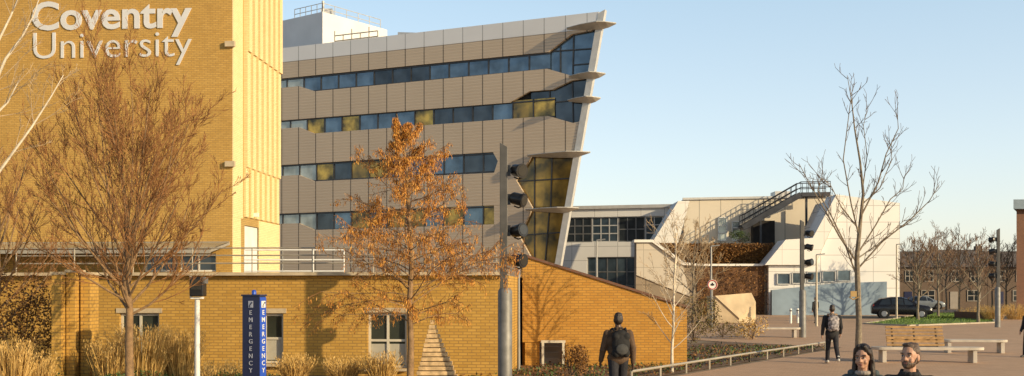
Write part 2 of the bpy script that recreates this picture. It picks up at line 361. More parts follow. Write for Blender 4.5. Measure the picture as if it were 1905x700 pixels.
plate([sz(spf(919),8.74),fp(990,386.3),fp(966,440),fp(988,480),sz(spf(1010),0),sz(spf(920),0)],'cladding',CLAD)
plate([sz(SL,7.85),sz(24.4,7.85),sz(22.8,7.25),sz(spf(920.2),7.3),sz(spf(920.2),0),sz(SL,0)],'cladding',CLAD)
rnd=random.Random(4)
for z0,z1,pr in ((18.7,20.2,1022),(15.1,16.7,1030),(11.2,12.9,935),(7.1,8.8,935)):
    s=spf(pr); mm=MB(); panes=[]
    for z in (z0+.16,z1-.16): mm.obox(sz((s+SL)/2,z,.172),FU*((SL-s)/2),FN*.035,V((0,0,.05)))
    while s<SL-.1:
        e=min(s+1.72,SL); r=rnd.random()
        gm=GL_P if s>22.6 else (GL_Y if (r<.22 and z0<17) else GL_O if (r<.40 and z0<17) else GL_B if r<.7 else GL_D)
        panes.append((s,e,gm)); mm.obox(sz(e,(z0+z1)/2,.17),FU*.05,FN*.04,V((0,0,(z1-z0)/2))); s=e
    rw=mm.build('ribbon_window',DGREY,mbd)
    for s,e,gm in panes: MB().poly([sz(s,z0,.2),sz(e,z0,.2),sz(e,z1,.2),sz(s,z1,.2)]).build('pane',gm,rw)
def bay(pts,bars,gm):
    mm=MB()
    for a,b_ in bars: mm.bar(fp(*a)-FN*.27,fp(*b_)-FN*.27,.09,.09,FN)
    o_=mm.build('corner_window',DGREY,mbd)
    MB().poly([fp(*p)-FN*.32 for p in pts]).build('pane',gm,o_)
bay([(1012,135),(1012,90),(1060,56),(1113,48),(1094,150),(1060,148)],[((1065,56),(1063,145)),((1015,95),(1104,89)),((1040,75),(1040,140)),((1063,120),(1098,117))],GL_B)
bay([(1015,235),(985,222),(985,165),(1022,163),(1063,144),(1096,141),(1079,235)],[((1020,160),(1020,220)),((1062,146),(1064,230)),((1020,190),(1088,184))],GL_D)
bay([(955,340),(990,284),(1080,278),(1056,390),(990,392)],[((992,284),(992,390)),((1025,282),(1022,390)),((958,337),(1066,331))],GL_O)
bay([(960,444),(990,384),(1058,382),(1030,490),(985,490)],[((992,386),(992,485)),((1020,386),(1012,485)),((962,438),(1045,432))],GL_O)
q=MB(); q.prism([fp(1113,25)+FN*.05,fp(1126,18)+FN*.05,fp(1042,500)+FN*.05,sz(spf(1022),0)+FN*.05,sz(spf(1009),0)+FN*.05,fp(1031,500)+FN*.05],-FN*.42); q.build('edge_frame',METAL,mbd)
for x0,xt,y in ((1056,1147,48),(1060,1127,141),(1058,1118,186),(983,1099,286),(980,1077,389)):
    z=fp(xt-30,y).z; a=spf(x0); t=spf(xt); L=a-t
    q=MB(); top=[]; 
    for f,dep,th in ((0,.25,.05),(.35,.85,.20),(.7,1.15,.32),(.85,.8,.22),(1,.1,.02)):
        s=a-L*f; top.append((s,dep,th))
    n=len(top)
    for s,dep,th in top:
        q.v+=[tuple(sz(s,z+.08,-.06)),tuple(sz(s,z+.08,-dep)),tuple(sz(s,z+.03,-dep-.03)),tuple(sz(s,z-th,-.06))]
    for i in range(n-1):
        for j in range(4): k=(j+1)%4; q.f.append((i*4+j,i*4+k,i*4+4+k,i*4+4+j))
    q.f.append((0,1,2,3)); q.f.append((n*4-1,n*4-2,n*4-3,n*4-4))
    q.build('sun_fin',FINM,mbd)
rp=thing('roof_plant_room','white plant room box with rooftop railings standing on the clad building roof','plant room',(at(600,0,93).x,93,22.62))
c0=at(600,0,93); lf=V((-.8,.6,0)); rt=V((.6,.8,0)); zt=CZ+520/F*93
q=MB(); q.prism([V((c0.x,c0.y,22.62)),V((c0.x,c0.y,22.62))+rt*8.07,V((c0.x,c0.y,22.62))+rt*8.07+lf*9,V((c0.x,c0.y,22.62))+lf*9],V((0,0,zt-22.62))); q.build('wall',PLANT,rp)
q=MB(); c=V((c0.x,c0.y,zt)); ln=[c+lf*4+rt*.4,c+lf*.4+rt*.4,c+rt*7.6+lf*.4]
for hh in (.45,.9): q.tube([p+V((0,0,hh)) for p in ln],.035,5)
for a,b_ in ((ln[0],ln[1]),(ln[1],ln[2])):
    for i in range(6): p=a.lerp(b_,i/5); q.tube([p,p+V((0,0,.92))],.035,5)
q.build('railing',METAL,rp)
q=MB(); q.box(c+lf*1.5+rt*2+V((0,0,.4)),(1,1,.8)); q.tube([c+lf*1+rt*1+V((0,0,0)),c+lf*1+rt*1+V((0,0,1.3))],.12,8); q.build('vent',METAL,rp)
rr=thing('roof_railing','low white tubular railing on the clad building roof in front of the plant room','railing',sz(17.3,22.7,1))
q=MB()
for hh in (.35,.8): q.tube([sz(17.3,22.7+hh,1),sz(21.5,22.7+hh,1)],.05,5)
q.build('rail',RAILM,rr)
for i in range(6): MB().tube([sz(17.3+i*.84,22.6,1),sz(17.3+i*.84,23.9 if i in(1,3,5) else 23.5,1)],.05,5).build('post',RAILM,rr)
q=MB(); q.prism([sz(13.8,22.75,1),sz(15.4,22.75,1),sz(15.4,23.2,1),sz(13.8,23.0,1)],-FN*1.2); q.box(sz(14.6,22.7,1.6),(1.2,1,.12)); q=q.build('roof_vent',METAL,None,org=sz(14.6,22.7,1.5)); tag(q,'small grey roof vent box right of the roof railing on the clad building','vent')
# ------------------------------------------------------------------ low brick building
PR=gx(945,27); LPt=PR-TU*15
lb=thing('low_brick_building','single storey yellow brick block with cream framed windows and roof terrace','building',(PR.x,PR.y,0))
sx=lambda px: spx(LPt,TU,px)
ops=[(sx(222),sx(296),.3,1.58),(sx(489),sx(527),.3,1.58),(sx(684),sx(757),.2,1.60)]
mb=MB(); wallgrid(mb,LPt,TU,TN,15,0,2.55,ops,.22)
E=PR+TR*12; E2=LPt+TR*12
mb.poly([(PR.x,PR.y,0),(E.x,E.y,0),(E.x,E.y,2.55),(PR.x,PR.y,2.55)]); mb.build('wall',BR,lb)
MB().prism([(LPt.x+.02,LPt.y+.3,2.3),(PR.x-.02,PR.y+.3,2.3),(E.x-.02,E.y+14,2.3),(E2.x,E2.y+14,2.3)],(0,0,.15)).build('roof_deck',CONC,lb)
q=MB(); a=LPt+TN*.04+V((0,0,2.59)); c=PR+TN*.04+TU*.04+V((0,0,2.59)); q.bar(a,c,.34,.08); q.build('coping',STONE,lb)
for i,o in enumerate(ops):
    w=win(lb,LPt,TU,TN,*o,2 if i!=1 else 1,2,FRAME,GL_G,.12,.06)
    q=MB(); c=LPt+TU*((o[0]+o[1])/2)+TN*.03; q.obox((c.x,c.y,o[2]-.035),TU*((o[1]-o[0])/2+.05),TN*.12,V((0,0,.03))); q.build('sill',STONE,w)
    q=MB(); c=LPt+TU*((o[0]+o[1])/2)-TN*.128; q.obox((c.x,c.y,o[2]+.35),TU*((o[1]-o[0])/2-.07),TN*.002,V((0,0,.26))); q.build('blind',BLIND,w)
    q=MB(); c=LPt+TU*((o[0]+o[1])/2)+TN*.012; q.obox((c.x,c.y,o[3]+.07),TU*((o[1]-o[0])/2+.08),TN*.012,V((0,0,.06))); q.build('lintel',STONE,w)
def railing(name,label,pts,h,hs,gap,r,m,cat='railing',group=None):
    t=thing(name,label,cat,pts[0],group)
    for hh in hs: MB().tube([V(p)+V((0,0,hh)) for p in pts],r,7).build('rail',m,t,True)
    for a,b_ in zip(pts,pts[1:]):
        a=V(a);b_=V(b_); k=max(1,round((b_-a).length/gap))
        for i in range(k+1):
            p=a.lerp(b_,i/k); MB().tube([p,p+V((0,0,h))],r*.9,7).build('post',m,t,True)
    return t
za=2.63
railing('terrace_railing','beige tubular railing along the roof edge of the low brick block',[LPt+TU*2.1-TN*.1+V((0,0,za)),PR-TU*.3-TN*.1+V((0,0,za))],.63,(.24,.44,.63),1.5,.018,RAILM)
a=gx(455,38)+V((0,0,2.46)); c=gx(640,38)+V((0,0,2.46))
railing('inner_railing','shorter pale railing beside the white door at the tower foot',[a,a+(c-a)*.38,c],1.15,(.4,.8,1.15),1.0,.026,WHITE)
# ------------------------------------------------------------------ ramp wall
rw=thing('ramp_wall','orange brick parapet wall sloping down to the right beside the light mast','wall',gx(1100,31))
pts=[at(972,476,31),at(1278,574,31),at(1278,684,31),at(1052,684,31),at(1052,637,31),at(972,637,31)]
MB().prism(pts,(0,.35,0)).build('wall',BRR,rw)
q=MB(); q.bar(at(968,473,31)+V((0,.17,0)),at(1282,572,31)+V((0,.17,0)),.45,.07); q.build('coping',BRD,rw)
q=MB(); a=at(972,476,31.36); q.prism([at(972,480,31.36),V((a.x,37,a.z-.1)),V((a.x,37,0)),V((a.x,31.36,0))],(.3,0,0)); q.build('side_wall',BRR,rw)
q=MB(); c=at(990,600,31.2); q.box((c.x,31.18,.34),(.42,.3,.68)); q.build('pier',BRR,rw)
q=MB(); c0_=at(1008,637,30.97); c1_=at(1050,637,30.97)
q.box((c0_.x+.03,30.97,.34),(.07,.08,.68)); q.box((c1_.x-.03,30.97,.34),(.07,.08,.68)); q.box(((c0_.x+c1_.x)/2,30.97,.70),(c1_.x-c0_.x+.06,.081,.07)); q.build('opening_frame',FRAME,rw)
q=MB()
for i in range(4): q.box((gx(1030,33).x,32.0+i*.3,.08+i*.16),(1.6,.3,.16))
q.box((gx(1030,33).x,34.4,.8),(3,.2,1.6)); q.build('steps',CONC,rw)
# ------------------------------------------------------------------ buildings on the right
gb=thing('glazed_building','low white panelled building with dark glazed strip beyond the leaning end','building',gx(1150,114))
GU=V((.968,-.25,0)).normalized(); GN=V((-.25,-.968,0)).normalized(); GY=116.
G0=gx(1030,GY); gs=lambda px: spx(G0,GU,px); zz=lambda py:CZ+(HY-py)/F*(GY-2)
mb=MB(); L=gs(1262); ops=[(gs(1052),gs(1250),zz(450),zz(403)),(gs(1092),gs(1185),zz(560),zz(478))]
wallgrid(mb,G0,GU,GN,L,0,zz(388),ops,.4); e=G0+GU*L
mb.poly([(e.x,e.y,0),(e.x,e.y+10,0),(e.x,e.y+10,zz(388)),(e.x,e.y,zz(388))]); mb.build('wall',WHITEP,gb)
MB().prism([(G0.x,G0.y-.3,zz(388)),(e.x,e.y-.3,zz(388)),(e.x,e.y+10,zz(388)),(G0.x,G0.y+10,zz(388))],(0,0,.35)).build('roof',METAL,gb)
a,c=ops[0][0],ops[0][1]
for i in range(4):
    s0=a+(c-a)*i/4; s1=a+(c-a)*(i+1)/4; win(gb,G0,GU,GN,s0,s1,ops[0][2],ops[0][3],3,3 if i!=2 else 2,METAL if i%2 else GREY,GL_D if i%2==0 else GL_B,.25,.11)
win(gb,G0,GU,GN,*ops[1],5,3,GREY,GL_B,.25,.12)
KB=1.2
ab=thing('angular_building','angular white and cream concrete building with slanted wings and outside stair','building',gx(1440,82*KB))
def A_(x,y,Y): return at(x,y,Y*KB)
def pp(name,pts,Y,dep,m): return MB().prism([A_(x,y,Y) for x,y in pts],(0,dep,0)).build(name,m,ab)
pp('rear_wall',[(1272,371),(1548,366),(1548,592),(1272,592)],92,8,CREAM)
pp('roof_hatch',[(1442,356),(1470,356),(1470,366),(1442,366)],93,2,METAL)
pp('roof_edge',[(1270,368),(1550,363),(1550,367),(1270,372)],91.8,.15,METAL)
pp('left_buttress',[(1213,452),(1262,374),(1283,374),(1262,452)],87,4,CONCW)
pp('left_wing',[(1183,449),(1216,449),(1272,490),(1300,493),(1425,493),(1425,592),(1183,592)],82,1.2,CONCP)
pp('wing_face',[(1184,453),(1214,453),(1270,494),(1284,552),(1184,512)],81.9,.1,CONCB)
pp('slat_screen',[(1294,496),(1422,496),(1422,590),(1302,590)],81.9,.08,mat('brown_slats',(.13,.065,.03),.9,0,.5,1.2,.4,8))
pp('wing_coping',[(1180,446),(1217,446),(1273,488),(1300,491),(1424,491),(1424,495),(1299,495),(1270,493),(1214,451),(1180,451)],81.7,1.6,CONCW)
pp('right_wing',[(1423,493),(1462,446),(1512,443),(1556,362),(1574,364),(1516,493)],81,3,CONCW)
pp('end_block',[(1574.5,364.5),(1674,378),(1674,592),(1430,592),(1430,494),(1516.5,494)],81.4,10,WHITEP)
BLW=mat('shaded_wall_blue',(.24,.32,.40),.8,0,.15,.6)  # blue tint of the shadow on this wall painted into its base colour
pp('lower_wall',[(1436,540),(1560,527),(1650,524),(1650,592),(1436,592)],80.6,.5,BLW)
for i in range(5):
    x0=1446+i*28; y0=509-i*1.5
    f=MB(); Y=81.3
    for a_,b_ in (((x0,y0),(x0+24,y0)),((x0,y0+20),(x0+24,y0+20)),((x0,y0),(x0,y0+20)),((x0+24,y0),(x0+24,y0+20))): f.bar(A_(*a_,Y),A_(*b_,Y),.09,.09,(0,1,0))
    f=f.build('window',METAL,ab); MB().poly([A_(x0,y0,Y+.05),A_(x0+24,y0,Y+.05),A_(x0+24,y0+20,Y+.05),A_(x0,y0+20,Y+.05)]).build('pane',GL_B,f)
for (x0,x1,y0,y1) in ((1336,1352,405,448),(1362,1376,412,448)):
    f=MB()
    for k in range(4): f.bar(A_(x0,y0+(y1-y0)*k/3,91.9),A_(x1,y0+(y1-y0)*k/3,91.9),.1,.1,(0,1,0))
    for x in (x0,x1): f.bar(A_(x,y0,91.9),A_(x,y1,91.9),.1,.1,(0,1,0))
    f=f.build('window',WHITE,ab); MB().poly([A_(x0,y0,91.96),A_(x1,y0,91.96),A_(x1,y1,91.96),A_(x0,y1,91.96)]).build('pane',GL_P,f)
st=MB(); a=A_(1382,424,89);c=A_(1490,362,89);e=A_(1545,361,89)
for dy in (0,1.6):
    o_=V((0,dy,0)); st.bar(a+o_,c+o_,.12,.55,(0,0,1)); st.bar(c+o_,e+o_,.12,.4)
for i in range(20): p=a.lerp(c,i/19); st.box((p.x,p.y+.8,p.z+.1),(.4,1.5,.06))
st.box(((c.x+e.x)/2,c.y+.8,c.z+.1),(e.x-c.x,1.5,.08))
for x,y in ((1415,440),(1500,400),(1540,400)): st.bar(A_(x,y+60,89.8),A_(x,404 if x<1450 else 364,89.8),.2,.2)
so=st.build('stair',DGREY,ab)
q=MB()
for dy in (0,1.6):
    for hh in (.5,1.05): q.tube([a+V((0,dy,hh+.2)),c+V((0,dy,hh+.2)),e+V((0,dy,hh+.2))],.045,5)
    for i in range(12): p=a.lerp(c,i/11)+V((0,dy,.1)); q.tube([p,p+V((0,0,1.15))],.035,5)
    for i in range(6): p=c.lerp(e,i/5)+V((0,dy,.1)); q.tube([p,p+V((0,0,1.15))],.035,5)
q.build('stair_railing',DGREY,so)
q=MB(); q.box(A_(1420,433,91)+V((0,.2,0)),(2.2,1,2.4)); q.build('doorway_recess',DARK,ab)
wd=MB(); wd.prism([at(1330,551,72),at(1374,592,72),at(1374,601,72),at(1330,601,72)],(0,3,0)); wd.prism([at(1330,550.5,71.9),at(1398,545,73.5),at(1406,562,73.4),at(1375,592,71.9)],(.02,.05,-.1)); wd.prism([at(1374.5,592,72),at(1406,562,73.4),at(1406,601,73.4),at(1374.5,601,72)],(0,1.6,0))
wd=wd.build('concrete_wedge',mat('sand_concrete',(.50,.39,.25),.9,0,.2,1.2,.2),None,org=gx(1368,73)); tag(wd,'sand coloured concrete wedge with a sloping top in front of the angular building','ramp')
eb=thing('corner_brick_building','dark red brick building with overhanging blue grey roof at the right edge','building',gx(1940,98))
a=gx(1891,98); q=MB(); q.prism([(a.x,98,0),(a.x+14,98,0),(a.x+24,112,0),(a.x+7.6,112,0)],(0,0,9.6)); q.build('wall',BRD,eb)
q=MB(); q.prism([(a.x-.65,97.2,9.602),(a.x+15,97.2,9.602),(a.x+25,113,9.602),(a.x+8,113,9.602)],(0,0,.85)); q.build('roof',mat('roof_blue',(.16,.22,.28),.5,.1,.15),eb)
for z in (3.2,6.3):
    f=MB(); 
    for dx in (0,1.2): f.bar((a.x+.9+dx,97.97,z),(a.x+.9+dx,97.97,z+1.5),.1,.05)
    for dz in (0,1.5): f.bar((a.x+.9,97.97,z+dz),(a.x+2.1,97.97,z+dz),.05,.1)
    f=f.build('window',WHITE,eb); MB().poly([(a.x+.9,97.98,z),(a.x+2.1,97.98,z),(a.x+2.1,97.98,z+1.5),(a.x+.9,97.98,z+1.5)]).build('pane',GL_D,f)
HB=brickmat('house_brick',(.17,.12,.085),(.135,.09,.065),(.13,.105,.09))
HFR=mat('house_frame',(.30,.27,.24),.6,0,.1)
hn=['leftmost','second from left','third from left','rightmost']
for i in range(4):
    x0=gx(1668,132).x+i*5.6; Y=132+U(-.2,.2); x1=x0+5.55
    t=thing('terraced_house','dark brick terraced house behind the bare trees, %s of the row of four'%hn[i],'house',(x0+2.7,Y,0),'row of terraced houses')
    q=MB(); q.prism([(x0,Y,0),(x1,Y,0),(x1,Y+8,0),(x0,Y+8,0)],(0,0,5.2)); q.build('wall',HB,t)
    q=MB(); q.prism([(x0-.02,Y-.4,5.1),(x0-.02,Y+4,7.2+.2*(i%2)),(x0-.02,Y+8.4,5.1)],(5.57,0,0)); ro=q.build('roof',ROOFM,t)
    q=MB(); q.box((x0+.5,Y+4,7.3),(.8,.7,1.1)); 
    for k in (-.2,.2): q.tube([(x0+.5+k,Y+4,7.8),(x0+.5+k,Y+4,8.1)],.13,6)
    q.build('chimney',HB,ro)
    for (wx,wz,ww) in ((1.0,3.3,1.1),(3.4,3.3,1.1),(3.0,.9,1.7)):
        win(t,V((x0,Y-.06,0)),V((1,0,0)),V((0,-1,0)),wx,wx+ww,wz,wz+1.4,2,2,HFR,GL_D,.0,.1)
    q=MB(); q.box((x0+1.4,Y-.04,1.05),(.95,.08,2.1)); q.build('door',HFR if i%2 else BLUED,t)
# ------------------------------------------------------------------ light masts
def mast():
    t=thing('light_mast','x','light mast',(0,0,0),'tall masts with four spotlights')
    q=MB(); q.prism([(-.085,-.085,0),(.085,-.085,0),(.085,-.085,5.36),(-.085,-.085,5.46)],(0,.17,0)); q.build('pole',MASTM,t,bevel=.01)
    q=MB(); q.tube([(.03,0,0),(.03,0,2.15),(.03,0,2.22)],[.16,.16,.12],16); q.build('sleeve',SLEEVE,t,True)
    for i,(z,ax) in enumerate(((4.84,(.55,-.8,-.15)),(4.2,(.85,-.45,-.25)),(3.5,(.7,-.7,.1)),(2.84,(.75,-.62,-.1)))):
        d=V(ax).normalized(); c=V((.33,-.04,z)); 
        q=MB(); q.tube([c-d*.19,c-d*.175,c-d*.13,c+d*.10,c+d*.105,c+d*.15],[.06,.11,.135,.14,.158,.158],18); sp=q.build('spotlight',BLACK,t,True)
        q=MB(); q.tube([c+d*.152,c+d*.158],[.12,.115],18); q.build('lens',LENS,sp)
        q=MB(); q.bar((.06,0,z),c-V((.05,0,.02)),.05,.05); q.bar((.085,0,z-.12),(.085,0,z+.12),.05,.14); q.tube([c-V((.1,0,.15)),c-V((.0,0,.19)),c+V((.1,0,-.15))],.018,6); q.build('bracket',BLACK,sp)
    return t
mm=mast(); mm.location=gx(937,24); mm['label']='nearest grey light mast with four black spotlights in front of the sloping wall'
c=copy_tree(mm); c.location=gx(1492,50); c['label']='light mast with spotlights standing left of the tall sparse bare tree on the plaza'
c=copy_tree(mm); c.location=gx(1857,64); c['label']='light mast with spotlights near the right edge beyond the lawn'; c.rotation_euler.z=R(170); c.scale=(1,1,1.08)
for px,yt,Y,lab in ((1110,447,62,'thin grey lamp post in front of the glazed building'),(1323,458,64,'thin pale post behind the round road sign'),(1519,474,66,'thin pale lamp post right of the second light mast'),(1668,455,84,'thin lamp post at the right end of the angular building'),(965,495,29,'thin dark post right of the nearest light mast')):
    t=thing('lamp_post',lab,'lamp post',gx(px,Y)); zt=at(px,yt,Y).z
    MB().tube([gx(px,Y),gx(px,Y)+V((0,0,zt*.3)),gx(px,Y)+V((0,0,zt))],[.09,.07,.05] if Y>40 else [.05,.04,.03],8).build('pole',GREY if Y<65 else RAILM,t,True)
    q=MB(); e=gx(px,Y)+V((0,0,zt)); q.bar(e,e+V((.5 if Y>40 else .12,0,.05)),.14 if Y>40 else .06,.07); q.build('lamp_head',GREY,t)
t=thing('floodlight_post','white post topped by a black box floodlight before the low brick wall','floodlight',gx(367,21))
b0=gx(367,21); MB().tube([b0,b0+V((0,0,1.93)),b0+V((0,0,2.02))],[.055,.05,.05],12).build('pole',WHITE,t,True)
q=MB(); q.box(b0+V((0,0,2.02)),(.22,.16,.04)); q.bar(b0+V((-.13,0,2.02)),b0+V((-.13,0,2.44)),.03,.03); q.build('bracket',WHITE,t)
q=MB(); q.box(b0+V((.02,-.02,2.24)),(.27,.26,.38)); hd=q.build('lamp_housing',BLACK,t,bevel=.02)
q=MB(); q.box(b0+V((.02,-.155,2.28)),(.2,.02,.2)); q.build('lens',LENS,hd)
q=MB(); q.box(b0+V((.17,-.02,2.36)),(.04,.2,.12)); q.build('hood',GREY,hd)
t=thing('emergency_pillar','blue emergency help pillar with stacked white letters and small blue lamp','help point',gx(470,16))
fu=V((.94,-.35,0)).normalized(); fnn=V((-.35,-.94,0)).normalized(); su=V((.35,.94,0)).normalized(); sn=fu.copy()
cr=gx(483,16); w=.31; dp=.17; ctr=cr-fu*w/2+su*dp/2
q=MB(); q.obox((ctr.x,ctr.y,1.04),fu*(w/2-.003),su*(dp/2-.003),V((0,0,1.04))); q.build('housing',BLUED,t,bevel=.006)
q=MB(); c=cr+su*dp/2; q.obox((c.x,c.y,1.03),su*(dp/2-.006),sn*.005,V((0,0,1.03))); q.build('side_panel',BLUEB,t)
q=MB(); q.obox((ctr.x,ctr.y,2.09),fu*(w/2+.01),su*(dp/2+.01),V((0,0,.012))); q.build('cap',BLUED,t)
q=MB(); q.tube([(ctr.x,ctr.y,2.1),(ctr.x,ctr.y,2.15),(ctr.x,ctr.y,2.17)],[.035,.035,.018],12); q.build('beacon',BLUEB,t,True)
LG=mat('shaded_letter',(.42,.44,.52),.5,0,.05)  # white lettering greyed in colour for the shaded pillar face
def stack(base,u,n,m,hs,xs):
    for i,chh in enumerate('EMERGENCY'):
        vs,fs=textmesh(chh,.003,.006); cx=(min(v.x for v in vs)+max(v.x for v in vs))/2
        M=Matrix(((u.x*xs,0,n.x,0),(u.y*xs,0,n.y,0),(0,hs,0,0),(0,0,0,1))); M.translation=V((base.x,base.y,1.80-i*.108))
        mq=MB(); mq.add([V((v.x-cx,v.y,v.z)) for v in vs],fs,M); mq.build('letter',m,t,recalc=False)
    q=MB(); z=1.955; kx=xs/.1
    q.obox((base.x,base.y,z),u*.042*kx,n*.003,V((0,0,.05))); ic=q.build('pictogram',m,t)
    q=MB(); pt=lambda x,zz_: base+u*x*kx+n*.005+V((0,0,z+zz_-base.z)); up=n.cross(V((0,0,1)))
    q.bar(pt(-.020,-.028),pt(.020,.028),.005,.012,up)
    for sx_ in (-1,1): q.bar(pt(.020*sx_,.028*sx_),pt(.020*sx_+.014,.028*sx_-.012),.0052,.016,up)
    q.build('mark',BLUED,ic)
stack(cr-fu*w/2+fnn*.003,fu,fnn,LG,.095,.095); stack(cr+su*dp/2+sn*.009,su,sn,WHITE,.10,.12)
t=thing('layered_sculpture','small pointed stack of warm timber slabs in front of the low brick wall','sculpture',gx(810,25))
xl=gx(774,25).x; xr_=gx(854,25).x
for i in range(14):
    z=.05+i*.106; f=i/13; l=xl+.32*f; r=xr_-.58*f; q=MB(); q.box(((l+r)/2+U(-.012,.012),gx(0,25).y,z),(r-l,.5*(1-f)+.08,.088),U(-.05,.05)); q.build('slab',TIMW,t,bevel=.008)
q=MB(); q.prism([(xl+.08,24.95,0),(xr_-.1,24.95,0),(xl+.36,24.95,1.36)],(0,.1,0)); q.build('core',TIMB,t)
gl=('leftmost','middle','rightmost')
for i,(px,Y,wd_,hh) in enumerate(((114,23,.20,2.5),(140,23.2,.18,2.55),(167,23.4,.20,2.5))):
    t=thing('garden_pier','narrow brick pier before the low brick wall at far left, %s of three'%gl[i],'pier',gx(px,Y),'narrow brick piers')
    b0=gx(px,Y); q=MB(); q.box(b0+V((0,0,hh/2)),(wd_,.5,hh)); q.build('shaft',BR,t); q=MB(); q.box(b0+V((0,0,hh+.03)),(wd_+.05,.55,.06)); q.build('cap',STONE,t)
# ------------------------------------------------------------------ trees
def rot(d,ang):
    ax=d.cross(V((U(-1,1),U(-1,1),U(-1,1))))
    if ax.length<1e-3: ax=d.orthogonal()
    return Matrix.Rotation(ang,3,ax.normalized())@d
def grow(T,W,p,d,L,r,lev,c,tips):
    n=c['seg'][lev]; pts=[p]; rad=[r]; d=d.normalized()
    for i in range(n):
        d=(d+V((U(-1,1),U(-1,1),U(-1,1)))*c['wob']+V((0,0,c['up']))).normalized()
        p=p+d*(L/n); pts.append(p); rad.append(max(c.get('rmin',.003),r*(1-(i+1)/n*c.get('tap',.65))))
    (T if lev<=1 else W).tube(pts,rad,(8,6,4,3,3,3)[lev])
    tips.append((lev,pts))
    if lev>=c['max']: return
    for j in range(c['kids'][lev]):
        t=U(c['t0'],1) if j else 1.; x=t*n; i=min(int(x),n-1); q=pts[i].lerp(pts[i+1],x-i); rr=rad[i]+(rad[i+1]-rad[i])*(x-i)
        dd=rot((pts[i+1]-pts[i]).normalized(),c['ang']*U(.5,1.3))
        grow(T,W,q,dd,L*c['lr']*U(.6,1.15)*(1.15-.4*t),max(c.get('rmin',.003),rr*c['rr']),lev+1,c,tips)
def baretree(name,label,base,H0,r0,limbs,c,bm,tm,lean=(0,0),group=None):
    t=thing(name,label,'tree',base,group); T=MB();W=MB();tips=[]
    top=base+V((lean[0],lean[1],H0)); pts=[base+(top-base)*(i/6)+V((U(-1,1),U(-1,1),0))*.012*H0*(0<i<6) for i in range(7)]
    T.tube(pts,[r0*(1.25 if i==0 else 1-.45*i/6) for i in range(7)],10)
    for (h,az,el,L,rr) in limbs:
        x=h/H0*6; i=min(int(x),5); q=pts[i].lerp(pts[i+1],x-i); d=V((math.cos(az)*math.cos(el),math.sin(az)*math.cos(el),math.sin(el)))
        grow(T,W,q,d,L,rr,1,c,tips)
    T.build('trunk',bm,t,True); W.build('crown',tm,t,recalc=False)
    return t,tips
lim=[]
for i in range(30):
    f=i/29; lim.append((1.7+f*1.8,i*2.4,R(24+50*f)+U(-.12,.12),U(2.1,2.6)*(.95+.27*f),.028*(1-.35*f)))
cfg=dict(seg=[5,5,4,3,3],wob=.12,up=.11,max=4,kids=[0,10,7,5],t0=.2,ang=R(34),lr=.43,rr=.5,rmin=.0038)
baretree('bare_tree','bushy rust twigged bare tree in front of the lettered brick tower',gx(245,20),3.6,.085,lim,cfg,BARK1,TWIG1,(-.10,0))
lim=[(1.2+i*.17,i*2.4,R(30+2.2*i)+U(-.1,.1),U(1.5,2.4),.028) for i in range(16)]
cfg2=dict(cfg,kids=[0,9,6,4])
baretree('bare_tree','brown twiggy bare tree cut by the left edge behind the birch branches',gx(-5,25),3.6,.07,lim,cfg2,BARK1,TWIG1)
bt=thing('birch_tree','pale birch with slender white branches reaching in from the left edge','tree',gx(-70,13)); T=MB();W=MB();tips=[]
B0=gx(-70,13); T.tube([B0,at(-75,520,13),at(-70,400,13),at(-60,250,13),at(-40,60,13),at(-20,-80,13)],[.09,.08,.065,.05,.035,.02],8)
for path in ([(-68,390),(-20,345),(20,290),(60,235),(95,180),(118,140)],[(-62,300),(-20,180),(10,110),(40,70),(62,30),(75,-10)],[(-55,180),(-10,90),(20,30),(40,-20)],[(-60,250),(-20,225),(15,190),(35,150)]):
    P=[at(x,y,13+.05*k) for k,(x,y) in enumerate(path)]; T.tube(P,[.024*(1-.8*i/(len(P)-1)) for i in range(len(P))],6)
    for k in range(1,len(P)-1):
        for j in range(3): grow(T,W,P[k].lerp(P[k+1],U(0,1)),rot((P[k+1]-P[k]).normalized(),R(U(20,55))),U(.25,.6),.006,2,dict(seg=[3]*6,wob=.12,up=.04,max=4,kids=[0,0,4,3],t0=.3,ang=R(30),lr=.5,rr=.6,rmin=.0025),tips)
T.build('trunk',BIRCH,bt,True); W.build('crown',TWIGP,bt,recalc=False)
t=thing('dry_leaved_tree','slim tree hung with orange brown dry leaves left of the nearest mast','tree',gx(762,20)); T=MB();W=MB();Lf=MB();tips=[]
lead=[gx(762,20),at(764,640,20),at(762,560,20),at(766,480,20),at(760,400,20),at(757,320,20),at(748,250,20),at(738,212,20)]
T.tube(lead,[.075,.06,.052,.045,.036,.026,.014,.006],9)
for i in range(84):
    f=(i+U(0,.9))/84; z=1.5+f*3.8
    k=1
    while k<len(lead)-1 and lead[k].z<z: k+=1
    q=lead[k-1].lerp(lead[k],(z-lead[k-1].z)/(lead[k].z-lead[k-1].z)); az=i*2.4+U(-.3,.3)
    prof=2.2*(1-f)**.85+.10 if f>.12 else 2.2*(.68+f*1.8)
    tl=[]; grow(T,W,q,V((math.cos(az),math.sin(az),U(.15,.7))),prof*U(.5,1.15),.014*(1-f*.6),1,dict(seg=[3,5,3,3],wob=.14,up=-.05 if f<.55 else .04,max=3,kids=[0,10,5],t0=.2,ang=R(42),lr=.33,rr=.55,rmin=.0042),tl)
    dens=U(.15,.6)
    for lev,pts in tl:
        if lev<2: continue
        for r_ in range(5):
            if U(0,1)<dens: continue
            a=U(0,len(pts)-1.001); p=pts[int(a)].lerp(pts[int(a)+1],a%1)
            for _ in range(random.choice((1,2,2))): Lf.leaf(p+V((U(-1,1),U(-1,1),U(-1.6,.4)))*.045,V((U(-.3,.3),U(-.3,.3),-1)),U(.03,.08),U(.009,.016))
T.build('trunk',BARK1,t,True); W.build('twigs',TWIG1,t,recalc=False); Lf.build('crown',LEAFO,t,recalc=False)
